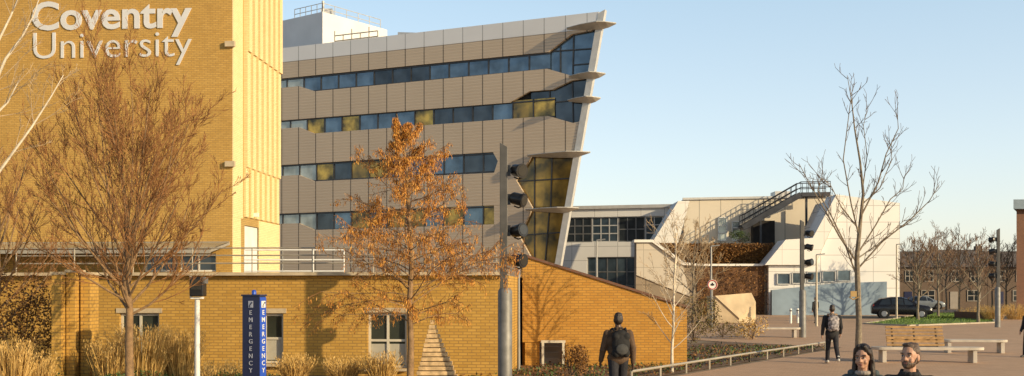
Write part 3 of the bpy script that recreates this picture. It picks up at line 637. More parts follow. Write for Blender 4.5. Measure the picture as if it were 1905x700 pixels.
D=38; t=thing('bare_tree','tall sparse bare tree with upswept limbs right of the second mast','tree',gx(1597,D)); T=MB();W=MB();tips=[]
tr=[gx(1597,D),at(1598,600,D),at(1596,540,D),at(1594,480,D),at(1600,420,D),at(1606,360,D),at(1600,300,D),at(1590,240,D),at(1584,185,D),at(1576,140,D)]
T.tube(tr,[.13,.105,.10,.09,.065,.05,.036,.026,.018,.007],9)
c3=dict(seg=[3,4,4,3],wob=.12,up=.12,max=3,kids=[0,3,3],t0=.3,ang=R(34),lr=.5,rr=.6,rmin=.007)
for path,rr in (([(1595,490),(1560,440),(1525,380),(1500,340),(1482,308)],.06),([(1596,520),(1570,450),(1545,400),(1520,355),(1530,322)],.055),([(1598,440),(1580,380),(1562,300),(1570,210),(1573,165)],.05),([(1603,400),(1630,340),(1640,290),(1658,245),(1652,222)],.055),
   ([(1596,500),(1640,450),(1690,410),(1725,375),(1742,345)],.06),([(1597,470),(1630,420),(1660,370),(1685,350),(1690,325)],.05),([(1605,350),(1612,290),(1604,235),(1612,195)],.035),([(1600,430),(1560,385),(1535,345),(1512,335)],.04),([(1604,380),(1640,350),(1666,295),(1670,255)],.04),([(1597,480),(1635,455),(1665,430),(1700,400)],.04)):
    P=[at(x,y,D) for x,y in path]; dy=U(-1.4,1.4); P=[p+V((0,dy*k/len(P),0)) for k,p in enumerate(P)]
    T.tube(P,[rr*.6*(1-.75*i/(len(P)-1)) for i in range(len(P))],6)
    for k in range(1,len(P)):
        a=P[k-1]
        for j in range(4): grow(T,W,a.lerp(P[k],U(.2,1)),rot((P[k]-a).normalized(),R(U(20,50))),U(.35,.8),.012,2,c3,tips)
for k in range(4,len(tr)):
    for j in range(3): grow(T,W,tr[k-1].lerp(tr[k],U(0,1)),rot((tr[k]-tr[k-1]).normalized(),R(U(25,55))),U(.3,.65),.012,2,c3,tips)
T.build('trunk',BARK2,t,True); W.build('crown',TWIG2,t,recalc=False)
q=MB(); c=at(1588,547,D-.16); q.box(c,(.22,.04,.2)); q.tube([c+V((-.14,.02,-.1)),c+V((0,.05,-.2)),c+V((.2,.02,-.1))],.025,6); q.build('tag_plate',mat('tag_ochre',(.4,.26,.1),.7),t)
lim=[(.6+i*.14,i*2.4,R(38+1.4*i),U(.7,1.3)*(1-.01*i),.014) for i in range(22)]
baretree('young_birch','pale slender leafless birch at the right end of the sloping brick wall',gx(1250,28.5),3.7,.04,lim,dict(seg=[3,4,3,3,3],wob=.10,up=.05,max=4,kids=[0,5,4,2],t0=.25,ang=R(36),lr=.5,rr=.55,rmin=.004),BIRCH,TWIGP,(.1,0))
for px,Y,H,lab in ((1708,80,5.9,'small bare street tree directly right of the angular building'),(1745,92,6.9,'bare street tree behind the black car'),(1820,72,5.4,'small bare tree on the lawn left of the far light mast'),(1785,104,7.6,'distant bare tree between the lawn and the terraced houses'),(1700,112,8.0,'tallest distant bare tree before the leftmost terraced house'),(1872,110,7.2,'distant bare tree before the dark red brick corner building'),(1845,118,7.8,'distant bare tree behind the far light mast'),(1760,120,7.8,'far bare tree close in front of the third terraced house'),(1290,74,6.3,'thin bare tree in front of the slanted concrete wing')):
    lim=[(H*.28+i*H*.035,i*2.4,R(35+2.4*i),U(.28,.42)*H,.05) for i in range(12)]
    baretree('street_tree',lab,gx(px,Y),H*.72,.10,lim,dict(seg=[3,4,3,3,3],wob=.12,up=.08,max=4 if Y<95 else 3,kids=[0,6,6,3],t0=.25,ang=R(36),lr=.5,rr=.55,rmin=.010 if Y<100 else .016),BARK2,TWIG3 if px!=1290 else TWIGP,group='small bare street trees')
# ------------------------------------------------------------------ shrubs and grasses
def shrub(name,label,base,rx,rz,n,lm,cat='shrub',ry=None,size=.06,group=None,z0=0.0,stems=14):
    t=thing(name,label,cat,base,group); Lf=MB(); W=MB(); ry=ry or rx
    lumps=[(V((U(-.65,.65)*rx,U(-.65,.65)*ry,rz*U(.3,.75))),U(.3,.5)) for _ in range(8)]
    for i in range(n):
        c,s=random.choice(lumps); d=V((random.gauss(0,1),random.gauss(0,1),random.gauss(0,1))).normalized()*U(.6,1)**.5
        p=base+c+V((d.x*rx*s,d.y*ry*s,d.z*rz*s*.8)); 
        if p.z<z0: p.z=z0+U(0,.05)
        Lf.leaf(p,V((U(-1,1),U(-1,1),U(-.4,1))),size*U(.6,1.4),size*.6)
    for i in range(stems):
        e=base+V((U(-.8,.8)*rx,U(-.8,.8)*ry,rz*U(.5,1.0))); W.tube([base,base.lerp(e,.5)+V((U(-.05,.05),0,.05)),e],[.012,.008,.004],4)
    W.build('stems',TWIG2,t); Lf.build('foliage',lm,t,recalc=False); return t
shrub('leafy_shrub','brown leaved beech shrub filling the left edge below the terrace',gx(30,23.5),1.1,2.7,3800,LEAFB,ry=.7,size=.07)
shrub('leafy_shrub','brown climbing shrub among the narrow brick piers at left',gx(140,23.9),.5,2.5,1500,LEAFB,ry=.4,size=.06)
shrub('leafy_shrub','small rust shrub at the foot of the sloping brick wall left of the man',gx(1062,27),.5,.75,1500,LEAFB,ry=.4,size=.05)
shrub('leafy_shrub','bushy brown shrub between the sloping wall and the concrete wing',gx(1290,45),1.2,2.0,2200,LEAFM,size=.08)
shrub('leafy_shrub','low olive shrub on the bed behind the young birch',gx(1345,50),1.0,.8,900,LEAFM,size=.07)
shrub('leafy_shrub','straw and brown low shrub left of the bench in the planting bed',gx(1400,48),1.0,1.0,900,STRAW,size=.08)
shrub('leafy_shrub','small bright green shrub on the terrace of the angular building',A_(1376,452,84.8),1.0,1.1,1000,LEAFG,size=.12,z0=5)
q=MB()
for i in range(9000):
    p=A_(U(1222,1442),U(453,493),83.4)+V((0,U(0,.6),0)); q.leaf(p,V((U(-1,1),U(-1,0),U(-1,.5))),U(.12,.28),.11)
hb=thing('hanging_hedge','wide strip of brown hanging plants along the angular building terrace','hedge',A_(1330,493,83.6)); q.build('foliage',LEAFB,hb,recalc=False)
MB().prism([A_(1222,454,84.1),A_(1442,452,84.1),A_(1442,494,84.1),A_(1222,494,84.1)],(0,.2,0)).build('trellis',TIMB,hb)
q=MB()
for i in range(1500):
    p=A_(U(1290,1430),U(495,590),81.8)+V((0,-U(0,.4),0)); 
    q.leaf(p,V((U(-1,1),U(-1,0),U(-1,.5))),U(.12,.3),.08)
hb=thing('wall_climber','sparse brown climber over the concrete wall below the hanging plants','climber',A_(1360,590,81.7)); q.build('foliage',LEAFB,hb,recalc=False)
def clump(label,base,h,rad,n,group='tan ornamental grass clumps'):
    q=MB()
    for i in range(n):
        a=U(0,2*PI); r=rad*U(0,1)**.5*.5; p=base+V((math.cos(a)*r,math.sin(a)*r,0)); lean=V((math.cos(a+U(-.6,.6)),math.sin(a+U(-.6,.6)),0))*rad*U(.1,.8); hh=h*U(.6,1.05); w=V((U(-1,1),U(-1,1),0)).normalized()*U(.004,.008)
        k=len(q.v); P=[p,p+lean*.3+V((0,0,hh*.5)),p+lean*.75+V((0,0,hh*.9)),p+lean*1.25+V((0,0,hh*U(.85,1.05)))]
        for j,pt in enumerate(P): ww=w*(1,1,.8,.15)[j]; q.v+=[tuple(pt-ww),tuple(pt+ww)]
        for j in range(3): q.f.append((k+2*j,k+2*j+1,k+2*j+3,k+2*j+2))
        if U(0,1)<.35:
            e=P[2]
            for _ in range(5): q.leaf(e+V((U(-.02,.02),U(-.02,.02),U(-.06,.12))),V((U(-.4,.4),U(-.4,.4),1)),.07,.014)
    o=q.build('grass_clump',STRAW,None,org=base,recalc=False); return tag(o,label,'ornamental grass',group)
for px,Y,h,rad,n,lab in ((265,23,1.4,.7,850,'tallest tan grass clump beside the bare tree trunk'),(205,22.5,1.1,.5,500,'tan grass clump left of the bare tree trunk'),(335,23.5,1.3,.55,700,'tan grass clump behind the white floodlight post'),(20,20,1.2,.4,500,'tan grass clump at the far left edge'),(65,21,.9,.4,350,'shorter tan grass clump beside the far left one'),
   (548,25,.6,.5,420,'low tan grass clump right of the emergency pillar'),(640,25,.55,.55,420,'low tan grass clump under the left of the dry leaved tree'),(710,24.5,.7,.5,420,'low tan grass clump left of the dry leaved tree trunk'),(405,22,.65,.5,420,'low tan grass clump left of the emergency pillar'),(1848,80,1.1,1.3,500,'straw grass clump at the right beyond the lawn'),(1890,82,1.2,1.3,500,'straw grass clump by the far right edge'),(1805,86,.8,1.0,300,'straw grass clump left of the far mast')):
    clump(lab,gx(px,Y),h,rad,n)
q=MB()
for i in range(9000):
    px=U(-20,545); Y=U(20.5,23.5); p=gx(px,Y); q.leaf(p+V((0,0,U(.0,.50)*(.75+.25*math.sin(p.x*3)))),V((U(-1,1),U(-1,1),U(0,1))),U(.05,.1),.04)
for i in range(1800):
    a=U(0,1); b_=U(.03,1); p=V((2.7,25.4,0)).lerp(V((12.2,41,0)),a)+V((-1,.35,0))*b_*4.0; q.leaf(p+V((0,0,U(0,.12)*U(.2,1))),V((U(-1,1),U(-1,1),U(0,1))),U(.06,.13),.05)
tag(q.build('ground_cover',LEAFG,recalc=False),'low green ground cover across the planting beds','ground cover',kind='stuff')
q=MB()
for i in range(3000):
    a=U(0,1); b_=U(.02,1); p=V((2.7,25.4,0)).lerp(V((12.2,41,0)),a)+V((-1,.35,0))*b_*4.5; q.leaf(p+V((0,0,U(0,.06))),V((U(-1,1),U(-1,1),U(-.2,1))),U(.05,.11),.04)
tag(q.build('leaf_litter',LEAFB,recalc=False),'brown leaf litter and dead stems in the bed behind the low rail','leaf litter',kind='stuff')
# ------------------------------------------------------------------ street furniture
railing('knee_rail','low pale tubular knee rail edging the plaza planting bed',[V((2.8,25.2,0)),V((7.2,32.6,0)),V((12.4,41,0))],.27,(.27,),1.75,.032,RAILM)
def bench(label,c,L,rz,back):
    t=thing('plaza_bench',label,'bench',(0,0,0)); q=MB()
    n=14; A=[]
    for i in range(n+1): a=PI*i/n-PI/2; A.append(V((L/2-.3+.3*math.cos(a),.3*math.sin(a),.38)))
    for i in range(n+1): a=PI*i/n+PI/2; A.append(V((-L/2+.3+.3*math.cos(a),.3*math.sin(a),.38)))
    q.prism(A,(0,0,.09)); q.build('seat',BENCHC,t,bevel=.015)
    for x in (-L*.4,L*.4):
        q=MB(); q.box((x,0,.19),(.12,.5,.379)); q.build('leg',BENCHC,t,bevel=.01)
    if back:
        for k,(y0,tilt) in enumerate(((-.02,.25),(.26,.3))):
            q=MB()
            for j in range(3 if k==0 else 5):
                z=.53+j*.10+(.12 if k else 0); q.box((-.35+.06*k,y0+tilt*.12*j,z),(1.7,.035,.068))
            bk=q.build('backrest',WOOD,t,bevel=.006)
            q=MB(); q.bar((-1.0+.06*k,y0+.05,.5),(.3+.06*k,y0+.05,.5),.04,.04)
            for x in (-1.0,-.35,.3): q.bar((x+.06*k,y0+.04,.47),(x+.06*k,y0+tilt*.5+.04,.78+(.28 if k else 0)),.05,.03)
            q.build('backrest_frame',DGREY,bk)
    t.location=c; t.rotation_euler.z=rz; return t
bench('large bench with slatted timber backrests behind the two people in the foreground',gx(1725,32.5),3.3,R(-5),True)
bench('backless pale bench right of the large slatted bench',gx(1812,37.5),2.2,R(-8),False)
bench('backless bench at the far edge of the planting bed',gx(1432,50),2.8,R(-3),False)
for px,Y,lab in ((1471,72,'left slim white bollard beside the far walking person'),(1484,73,'right slim white bollard beside the far walking person')):
    t=thing('bollard',lab,'bollard',gx(px,Y),'slim bollards'); MB().tube([gx(px,Y),gx(px,Y)+V((0,0,.95)),gx(px,Y)+V((0,0,1.0))],[.08,.08,.04],10).build('post',WHITE,t,True); MB().tube([gx(px,Y)+V((0,0,.8)),gx(px,Y)+V((0,0,.88))],.084,10).build('band',DGREY,t)
t=thing('road_sign','round white road sign on a thin post before the concrete wedge','sign',gx(1325,58)); b0=gx(1325,58); zs=CZ+(HY-530)/F*58
MB().tube([b0,b0+V((0,0,zs+.3))],.035,8).build('post',GREY,t,True)
q=MB(); q.tube([b0+V((0,-.04,zs)),b0+V((0,-.055,zs))],.28,24); f=q.build('face',WHITE,t)
q=MB(); A=[]
for i in range(25): a=2*PI*i/24; A.append((b0.x+.235*math.cos(a),b0.y-.06,zs+.235*math.sin(a)))
q.tube(A,.03,6); q.build('ring',mat('sign_red',(.45,.05,.03),.5,0,.1),f)
q=MB(); q.box((b0.x,b0.y-.06,zs),(.2,.01,.09)); q.box((b0.x,b0.y-.062,zs+.03),(.07,.01,.17)); q.build('mark',BLACK,f)
q=MB(); P=[gx(1790,84),gx(1850,80)]; q.prism([P[0],P[1],P[1]+V((0,1.5,0)),P[0]+V((0,1.5,0))],(0,0,.55)); tag(q.build('planter_wall',BRD,None,org=P[0]),'low brick planter wall beyond the lawn near the far mast','planter')
# ------------------------------------------------------------------ cars
RUB=mat('tyre_rubber',(.02,.02,.02),.9,0,.2); RIM=mat('alloy_rim',(.4,.4,.42),.35,.7,.1); LAMP=glassmat('lamp_glass',(.6,.6,.58),.2,.1); RED=mat('tail_red',(.35,.02,.015),.3,0,.1)
def car(label,paint,c,rz,group='parked cars'):
    t=thing('parked_car',label,'car',(0,0,0),group)
    ST=[(-2.2,.42,.78,.90,.74,.60),(-2.12,.30,.92,1.06,.85,.64),(-1.62,.26,.99,1.47,.90,.62),(-.75,.25,.98,1.61,.91,.62),(-.05,.25,.97,1.60,.91,.62),(.35,.25,.96,1.47,.91,.63),(1.12,.25,.95,1.04,.90,.70),(1.85,.26,.84,.92,.87,.68),(2.12,.32,.68,.79,.78,.60),(2.2,.42,.60,.66,.68,.52)]
    def st(x):
        for a,b_ in zip(ST,ST[1:]):
            if x<=b_[0]: k=(x-a[0])/(b_[0]-a[0]); return [p+(q_-p)*k for p,q_ in zip(a,b_)]
        return list(ST[-1])
    q=MB()
    for s in ST:
        x,zs_,zb,zt_,w_,wt=s; h=[(w_*.92,zs_),(w_,zs_+.2),(w_,(zs_+zb)/2+.12),(w_*.965,zb),(wt*1.03,zt_-.05*(zt_-zb)),(wt*.8,zt_+.015)]
        q.v+=[(x,y,z) for y,z in h]+[(x,-y,z) for y,z in reversed(h)]
    k=12
    for i in range(len(ST)-1):
        for j in range(k): q.f.append((i*k+j,i*k+(j+1)%k,(i+1)*k+(j+1)%k,(i+1)*k+j))
    q.f.append(tuple(range(k))); e=(len(ST)-1)*k; q.f.append(tuple(range(e+k-1,e-1,-1)))
    q.build('body',paint,t,True)
    def sp(x,f,sd):
        s=st(x); y=s[4]*.965+(s[5]*1.03-s[4]*.965)*f+.012; return V((x,sd*y,s[2]+(s[3]-.05*(s[3]-s[2])-s[2])*f+.005))
    for sd in (-1,1):
        for xa,xb,xc,xd in ((-1.72,-.86,-.9,-1.42),(-.78,.08,.02,-.8),(.15,.95,.33,.12)):
            q=MB(); q.poly([sp(xa,.10,sd),sp(xb,.08 if xb<.9 else .25,sd),sp(xc,.86,sd),sp(xd,.86,sd)]); q.build('side_window',GL_D,t)
        q=MB(); q.ell((1.98,sd*.68,.72),(.16,.12,.08)); q.build('headlight',LAMP,t,True)
        q=MB(); q.ell((-2.1,sd*.72,.9),(.08,.1,.12)); q.build('tail_light',RED,t,True)
        q=MB(); q.ell((.95,sd*1.0,1.03),(.09,.09,.07)); q.build('wing_mirror',paint,t,True)
        for x in (-1.33,1.36):
            q=MB(); q.tube([(x,sd*.80,.36),(x,sd*.918,.36)],[.41,.41],20); q.build('wheel_arch',BLACK,t)
            q=MB(); y=[.70,.72,.90,.93]; q.tube([(x,sd*a,.335) for a in y],[.30,.335,.335,.30],20); wh=q.build('wheel',RUB,t,True)
            q=MB(); q.tube([(x,sd*.925,.335),(x,sd*.94,.335)],[.22,.20],16); q.build('rim',RIM,wh)
    q=MB(); f=lambda x,w_,dz:V((x,w_,st(x)[3]+dz)); q.poly([f(1.06,-.62,.03),f(1.06,.62,.03),f(.42,.56,.035),f(.42,-.56,.035)]); q.build('windscreen',GL_D,t)
    q=MB(); q.poly([V((-2.06,-.55,1.14)),V((-2.06,.55,1.14)),V((-1.68,.52,1.45)),V((-1.68,-.52,1.45))]); q.build('rear_window',GL_D,t)
    q=MB(); q.box((2.19,0,.52),(.05,.5,.11)); q.build('number_plate',WHITE,t)
    t.location=c; t.rotation_euler.z=rz; return t
CARB=mat('car_black',(.012,.012,.015),.22,.0,.2); CARS=mat('car_blue',(.22,.26,.31),.4,.1,.08)
o=car('black parked car on the road behind the lawn',CARB,gx(1677,86.5),R(-14)); o.scale=(1.05,1.05,1.05)
car('pale blue grey parked car partly hidden behind the black car',CARS,gx(1720,128),R(-8))
# ------------------------------------------------------------------ people
SKIN=mat('skin',(.48,.27,.18),.55,0,.08,8); SKIN2=mat('skin_dark',(.10,.055,.035),.5,0,.1,8); EYEW=mat('eye_white',(.7,.68,.65),.3); LIP=mat('lip',(.34,.13,.10),.5,0,.05)
def cloth(n,c,v=.25): return mat(n,c,.85,0,v,9,.35,22)
def hairmat(n,c):
    m,nt,b=newmat(n); tc=nt.nodes.new('ShaderNodeTexCoord').outputs['Object']; mp=nt.nodes.new('ShaderNodeMapping'); nt.links.new(tc,mp.inputs[0]); mp.inputs['Scale'].default_value=(110,110,9)
    f=stretch(nt,noise(nt,mp.outputs[0],1,4)); nt.links.new(mix(nt,f,[x*.5 for x in c],[x*1.9 for x in c]),b.inputs['Base Color']); b.inputs['Roughness'].default_value=.45; bump(nt,b,f,.6,.01); return m
HAIRD=hairmat('hair_dark',(.025,.016,.012)); HAIRB=hairmat('hair_brown',(.075,.045,.028))
JL=cloth('leather_brown',(.10,.06,.035)); JB=cloth('jacket_black',(.018,.018,.021)); JG=cloth('coat_slate',(.06,.08,.09)); TRD=cloth('trousers_dark',(.018,.018,.024)); TRB=cloth('jeans',(.03,.04,.07)); SHOE=mat('shoe',(.02,.018,.016),.5,0,.2); SHW=mat('shoe_pale',(.5,.48,.44),.6,0,.1)
FUR=mat('fur_trim',(.30,.20,.12),.95,0,.4,40,.8,60); SCARF=cloth('scarf',(.35,.30,.26))
def fuse(mb,name,m,par,vox,it=4):
    o=mb.build(name,m,None); r=o.modifiers.new('r','REMESH'); r.mode='VOXEL'; r.voxel_size=vox
    if it: s=o.modifiers.new('s','SMOOTH'); s.factor=.5; s.iterations=it
    dg=bpy.context.evaluated_depsgraph_get(); dg.update(); me=bpy.data.meshes.new_from_object(o.evaluated_get(dg)); bpy.data.objects.remove(o)
    me.name=name; me.materials.clear(); me.materials.append(m); me.polygons.foreach_set('use_smooth',[True]*len(me.polygons))
    n=bpy.data.objects.new(name,me); COL.objects.link(n); n.parent=par; return n
def person(label,c,face,H,legs,arms,skin,jm,tm,sm,hm,hair='short',beard=False,hood=False,yaw=0,pitch=0,vox=.008,wid=1.,group=None,scarf=False,long=.0,open_=False):
    t=thing('person',label,'person',(0,0,0),group); k=H/1.75; J={}
    low=9
    for s,(a,kb) in zip((1,-1),legs):
        hip=V((.09*s,0,.93)); kn=hip+V((.012*s,math.sin(a),-math.cos(a)))*.43; an=kn+V((0,math.sin(a-kb),-math.cos(a-kb)))*.42; J[s]=[hip,kn,an]; low=min(low,an.z)
    dz=.085-low
    for s in (1,-1): J[s]=[p+V((0,0,dz)) for p in J[s]]
    Z=V((0,0,dz)); K=lambda p:V(p)*k
    for s,(sw,be,ab) in zip((1,-1),arms):
        sh=V((.175*s*wid,-.01,1.385))+Z; el=sh+V((math.sin(ab)*s,math.cos(ab)*math.sin(sw),-math.cos(ab)*math.cos(sw)))*.28
        fd=V((math.sin(ab*.3)*s*(1 if be<1 else -1.5),math.sin(sw+be),-math.cos(sw+be))).normalized(); J[3*s]=[sh,el,el+fd*.25,fd]
    hp=V((0,.015,1.50))+Z; HM=Matrix.Rotation(yaw,3,'Z')@Matrix.Rotation(pitch,3,'X')
    hd=lambda p:K(hp+HM@(V(p)-V((0,.015,1.50))))
    def E(mb,p,r,head=False):
        if head: mb.ell(hd(p),V(r)*k,HM)
        else: mb.ell(K(V(p)+Z),V(r)*k)
    B=MB()
    E(B,(0,0,.97),(.15,.105,.12));E(B,(0,0,1.12),(.135,.095,.14));E(B,(0,0,1.28),(.165*wid,.11,.16)); B.cap(K(V((-.14*wid,-.01,1.385))+Z),.05*k,K(V((.14*wid,-.01,1.385))+Z),.05*k); B.cap(K(V((0,-.01,1.40))+Z),.062*k,hd((0,.005,1.56)),.052*k)
    for s in (1,-1):
        h_,kn,an=J[s]; B.cap(K(h_),.085*k,K(kn),.054*k); B.cap(K(kn),.054*k,K(an),.036*k); B.cap(K(an+V((0,-.03,-.04))),.04*k,K(an+V((.01*s,.15,-.052))),.03*k)
        sh,el,wr,fd=J[3*s]; B.cap(K(sh),.05*k,K(el),.04*k); B.cap(K(el),.04*k,K(wr),.027*k)
        ac=V((0,1,0))-fd*fd.y; ac=ac.normalized() if ac.length>.2 else V((0,0,1)); inn=V((-s,0,0))
        B.cap(K(wr+fd*.02+ac*.018),.020*k,K(wr+fd*.085+ac*.022),.018*k); B.cap(K(wr+fd*.02-ac*.018),.020*k,K(wr+fd*.08-ac*.022),.018*k)
        for fi,(o_,l) in enumerate(((.034,.068),(.012,.078),(-.012,.072),(-.034,.055))):
            r0=wr+fd*.09+ac*o_; m1=r0+(fd*.85+inn*.25)*l*.55; m2=m1+(fd*.5+inn*.6)*l*.5; B.cap(K(r0),.0095*k,K(m1),.0088*k,8); B.cap(K(m1),.0088*k,K(m2),.0078*k,8)
        r0=wr+fd*.03+ac*.035; m1=r0+(fd*.6+ac*.7+inn*.2)*.045; m2=m1+(fd*.8+ac*.15+inn*.3)*.035; B.cap(K(r0),.013*k,K(m1),.011*k,8); B.cap(K(m1),.011*k,K(m2),.009*k,8)
    E(B,(0,0,1.645),(.074,.096,.108),True);E(B,(0,.028,1.588),(.060,.074,.082),True);E(B,(0,.074,1.543),(.03,.026,.024),True)
    B.cap(hd((0,.094,1.635)),.010*k,hd((0,.112,1.600)),.015*k,10)
    for s in (1,-1):
        E(B,(.076*s,-.005,1.615),(.012,.024,.034),True);E(B,(.035*s,.082,1.655),(.028,.016,.011),True);E(B,(.04*s,.068,1.588),(.022,.024,.026),True); E(B,(.013*s,.105,1.597),(.010,.010,.009),True)
    E(B,(0,.094,1.563),(.024,.011,.008),True)
    fuse(B,'body',skin,t,vox*.8*k if vox<.008 else vox,2)
    for s in (1,-1):
        q=MB(); q.ell(hd((.033*s,.0905,1.630)),V((.014,.009,.0075))*k,HM); q.build('eye',EYEW,t,True)
        q=MB(); q.ell(hd((.033*s,.0975,1.630)),V((.007,.004,.0072))*k,HM); q.ell(hd((.034*s,.0965,1.6385)),V((.017,.005,.0028))*k,HM); q.build('iris',HAIRD,t,True)
        q=MB(); q.ell(hd((.036*s,.0965,1.657)),V((.023,.006,.0055))*k,HM@Matrix.Rotation(-.12*s,3,'Y')); q.build('eyebrow',hm,t,True)
    q=MB(); q.ell(hd((0,.1035,1.566)),V((.022,.005,.0055))*k,HM); q.ell(hd((0,.1025,1.557)),V((.018,.005,.0055))*k,HM); q.build('lips',LIP,t,True)
    h=MB(); hs=.96 if hair=='short' else 1.
    E(h,(0,-.014,1.674),(.083*hs,.098*hs,.094*hs),True); E(h,(0,-.04,1.63),(.080,.076,.09),True)
    if hair=='long':
        for s in (1,-1):
            h.cap(hd((.070*s,.005,1.70)),.026*k,hd((.086*s,-.01,1.58)),.026*k); h.cap(hd((.086*s,-.01,1.58)),.028*k,hd((.10*s,.02,1.42)),.026*k)
            h.cap(hd((.03*s,.055,1.742)),.026*k,hd((.074*s,.035,1.67)),.018*k)
            for j in range(4): h.cap(hd((.088*s+U(-.012,.016),U(-.04,.02),1.60)),.012*k,hd((.105*s+U(-.02,.025),U(-.03,.06),1.39+U(-.03,.04))),.007*k,8)
        E(h,(0,-.065,1.55),(.095,.055,.15),True)
    else:
        E(h,(.01,.035,1.735),(.056,.043,.022),True); E(h,(0,-.03,1.732),(.066,.066,.030),True)
    fuse(h,'hair',hm,t,.007 if vox<.008 else .011,2)
    if beard:
        b_=MB(); E(b_,(0,.034,1.556),(.0615,.075,.050),True); E(b_,(0,.082,1.533),(.034,.026,.022),True)
        for s in (1,-1): b_.cap(hd((.067*s,.01,1.61)),.012*k,hd((.056*s,.035,1.56)),.016*k,8); b_.cap(hd((.004*s,.105,1.580)),.006*k,hd((.027*s,.094,1.570)),.007*k,8)
        fuse(b_,'beard',hm,t,.006,1)
    T=MB(); E(T,(0,-.005,.97),(.165,.12,.13))
    for s in (1,-1):
        h_,kn,an=J[s]; T.cap(K(h_),.102*k,K(kn),.074*k); T.cap(K(kn),.074*k,K(an+V((0,0,.02))),.062*k)
    fuse(T,'trousers',tm,t,max(vox,.010),4)
    for s in (1,-1):
        an=J[s][2]; q=MB(); q.cap(K(an+V((0,-.04,-.035))),.046*k,K(an+V((.01*s,.08,-.04))),.045*k); q.cap(K(an+V((0,.05,-.045))),.044*k,K(an+V((.012*s,.165,-.052))),.032*k); q.cap(K(an+V((0,-.01,0))),.046*k,K(an+V((0,0,.05))),.05*k); fuse(q,'shoe',sm,t,.009,2)
    C=MB(); E(C,(0,0,1.26),(.195*wid,.14,.18)); E(C,(0,-.0,1.10),(.185*wid**.5,.135,.17)); E(C,(0,0,.96-long*.5),(.19*wid**.5,.14,.13+long*.6)); C.cap(K(V((-.15*wid,-.01,1.385))+Z),.066*k,K(V((.15*wid,-.01,1.385))+Z),.066*k)
    E(C,(0,-.02,1.43),(.10,.08,.045))
    for i in range(12): a=2*PI*i/12; p=V((.075*math.cos(a),-.005+.072*math.sin(a),1.462+.02*(math.sin(a)<0))); E(C,p,(.026,.022,.026))
    for s in (1,-1):
        sh,el,wr,fd=J[3*s]; C.cap(K(sh),.070*k,K(el),.060*k); C.cap(K(el),.060*k,K(wr-fd*.01),.046*k)
        for q_ in range(3): E(C,el-Z+V((U(-.01,.01),0,U(-.06,.05))),(.062,.06,.018))
    jk=fuse(C,'jacket',jm,t,max(vox,.010),3)
    if hood:
        hd_=MB(); 
        for i in range(14): a=PI*i/13+PI; hd_.ell(K(V((.115*math.cos(a),-.02+.115*math.sin(a),1.462+.015*math.sin(a)))+Z),V((.045,.05,.04))*k)
        E(hd_,(0,-.11,1.43),(.11,.06,.09)); fuse(hd_,'hood',FUR if hood=='fur' else jm,t,.012,2)
    if scarf:
        q=MB()
        for i in range(14): a=2*PI*i/14; q.ell(K(V((.062*math.cos(a),.01+.066*math.sin(a),1.468))+Z),V((.024,.024,.026))*k)
        fuse(q,'scarf',SCARF,t,.009,2)
    if open_:
        q=MB(); q.cap(K(V((0,.138,1.37))+Z),.012*k,K(V((0,.142,1.0))+Z),.012*k,6); q.build('zip',GREY,jk,True)
    t.location=c; t.rotation_euler.z=face; return t,dz*k,k
def backpack(label,pt,dz,k,m,pm):
    t=thing('backpack',label,'backpack',(0,0,0)); Z=lambda p:V((p[0]*k,p[1]*k,p[2]*k+dz))
    q=MB()
    for x in (-.09,.09):
        for z in (1.05,1.34): q.ell(Z((x,-.20,z)),(.075,.085,.08))
    q.ell(Z((0,-.20,1.20)),(.165,.095,.22)); q.ell(Z((0,-.19,1.38)),(.12,.08,.08)); fuse(q,'bag',m,t,.012,3)
    q=MB(); q.ell(Z((0,-.285,1.12)),(.12,.04,.10)); fuse(q,'front_pocket',pm,t,.012,2)
    for s in (1,-1): q=MB(); q.tube([Z((.10*s,-.16,1.43)),Z((.115*s,-.06,1.475)),Z((.12*s,.06,1.45)),Z((.125*s,.14,1.32)),Z((.13*s,.13,1.15)),Z((.15*s,.0,1.05)),Z((.11*s,-.15,1.02))],.022,6); q.build('strap',m,t,True)
    q=MB(); q.tube([Z((-.04,-.19,1.44)),Z((-.02,-.2,1.49)),Z((.02,-.2,1.49)),Z((.04,-.19,1.44))],.012,6); q.build('handle',m,t,True)
    t.location=pt.location; t.rotation_euler=pt.rotation_euler; return t
PKB=cloth('pack_black',(.012,.012,.013)); PKP=mat('pack_pattern',(.02,.018,.022),.8,0,.3,13,.2,20,c2=(.52,.48,.49)); PKG=cloth('pack_grey',(.05,.05,.05))
pt,dz,k=person('man in brown jacket seen from behind walking away before the sloping wall',gx(1150,19.2),R(8),1.77,((.22,.12),(-.2,.3)),((-.12,.3,.20),(.15,.35,.22)),SKIN2,JL,TRD,SHOE,HAIRD,vox=.009,wid=1.15)
backpack('black backpack worn by the man in the brown jacket',pt,dz,k,PKB,PKG)
pt,dz,k=person('person in black coat with fur trimmed hood walking away across the plaza',gx(1548,32),R(-4),1.76,((-.25,.4),(.28,.1)),((.2,.35,.20),(-.15,.3,.22)),SKIN,JB,TRD,SHW,HAIRD,hood='fur',vox=.011,long=.1,wid=1.2)
backpack('dark patterned backpack on the walker in the fur hooded coat',pt,dz,k,PKP,PKP)
person('distant person in dark clothes standing left of the second light mast',gx(1517,72),R(20),1.76,((.2,.1),(-.2,.3)),((.1,.3,.15),(-.1,.3,.15)),SKIN,JB,TRD,SHOE,HAIRD,vox=.013)
person('dark clothed person cut off by the right edge of the frame',gx(1915,35),R(120),1.66,((.2,.1),(-.2,.3)),((.1,.4,.15),(-.1,.3,.15)),SKIN,JB,TRD,SHOE,HAIRD,vox=.012)
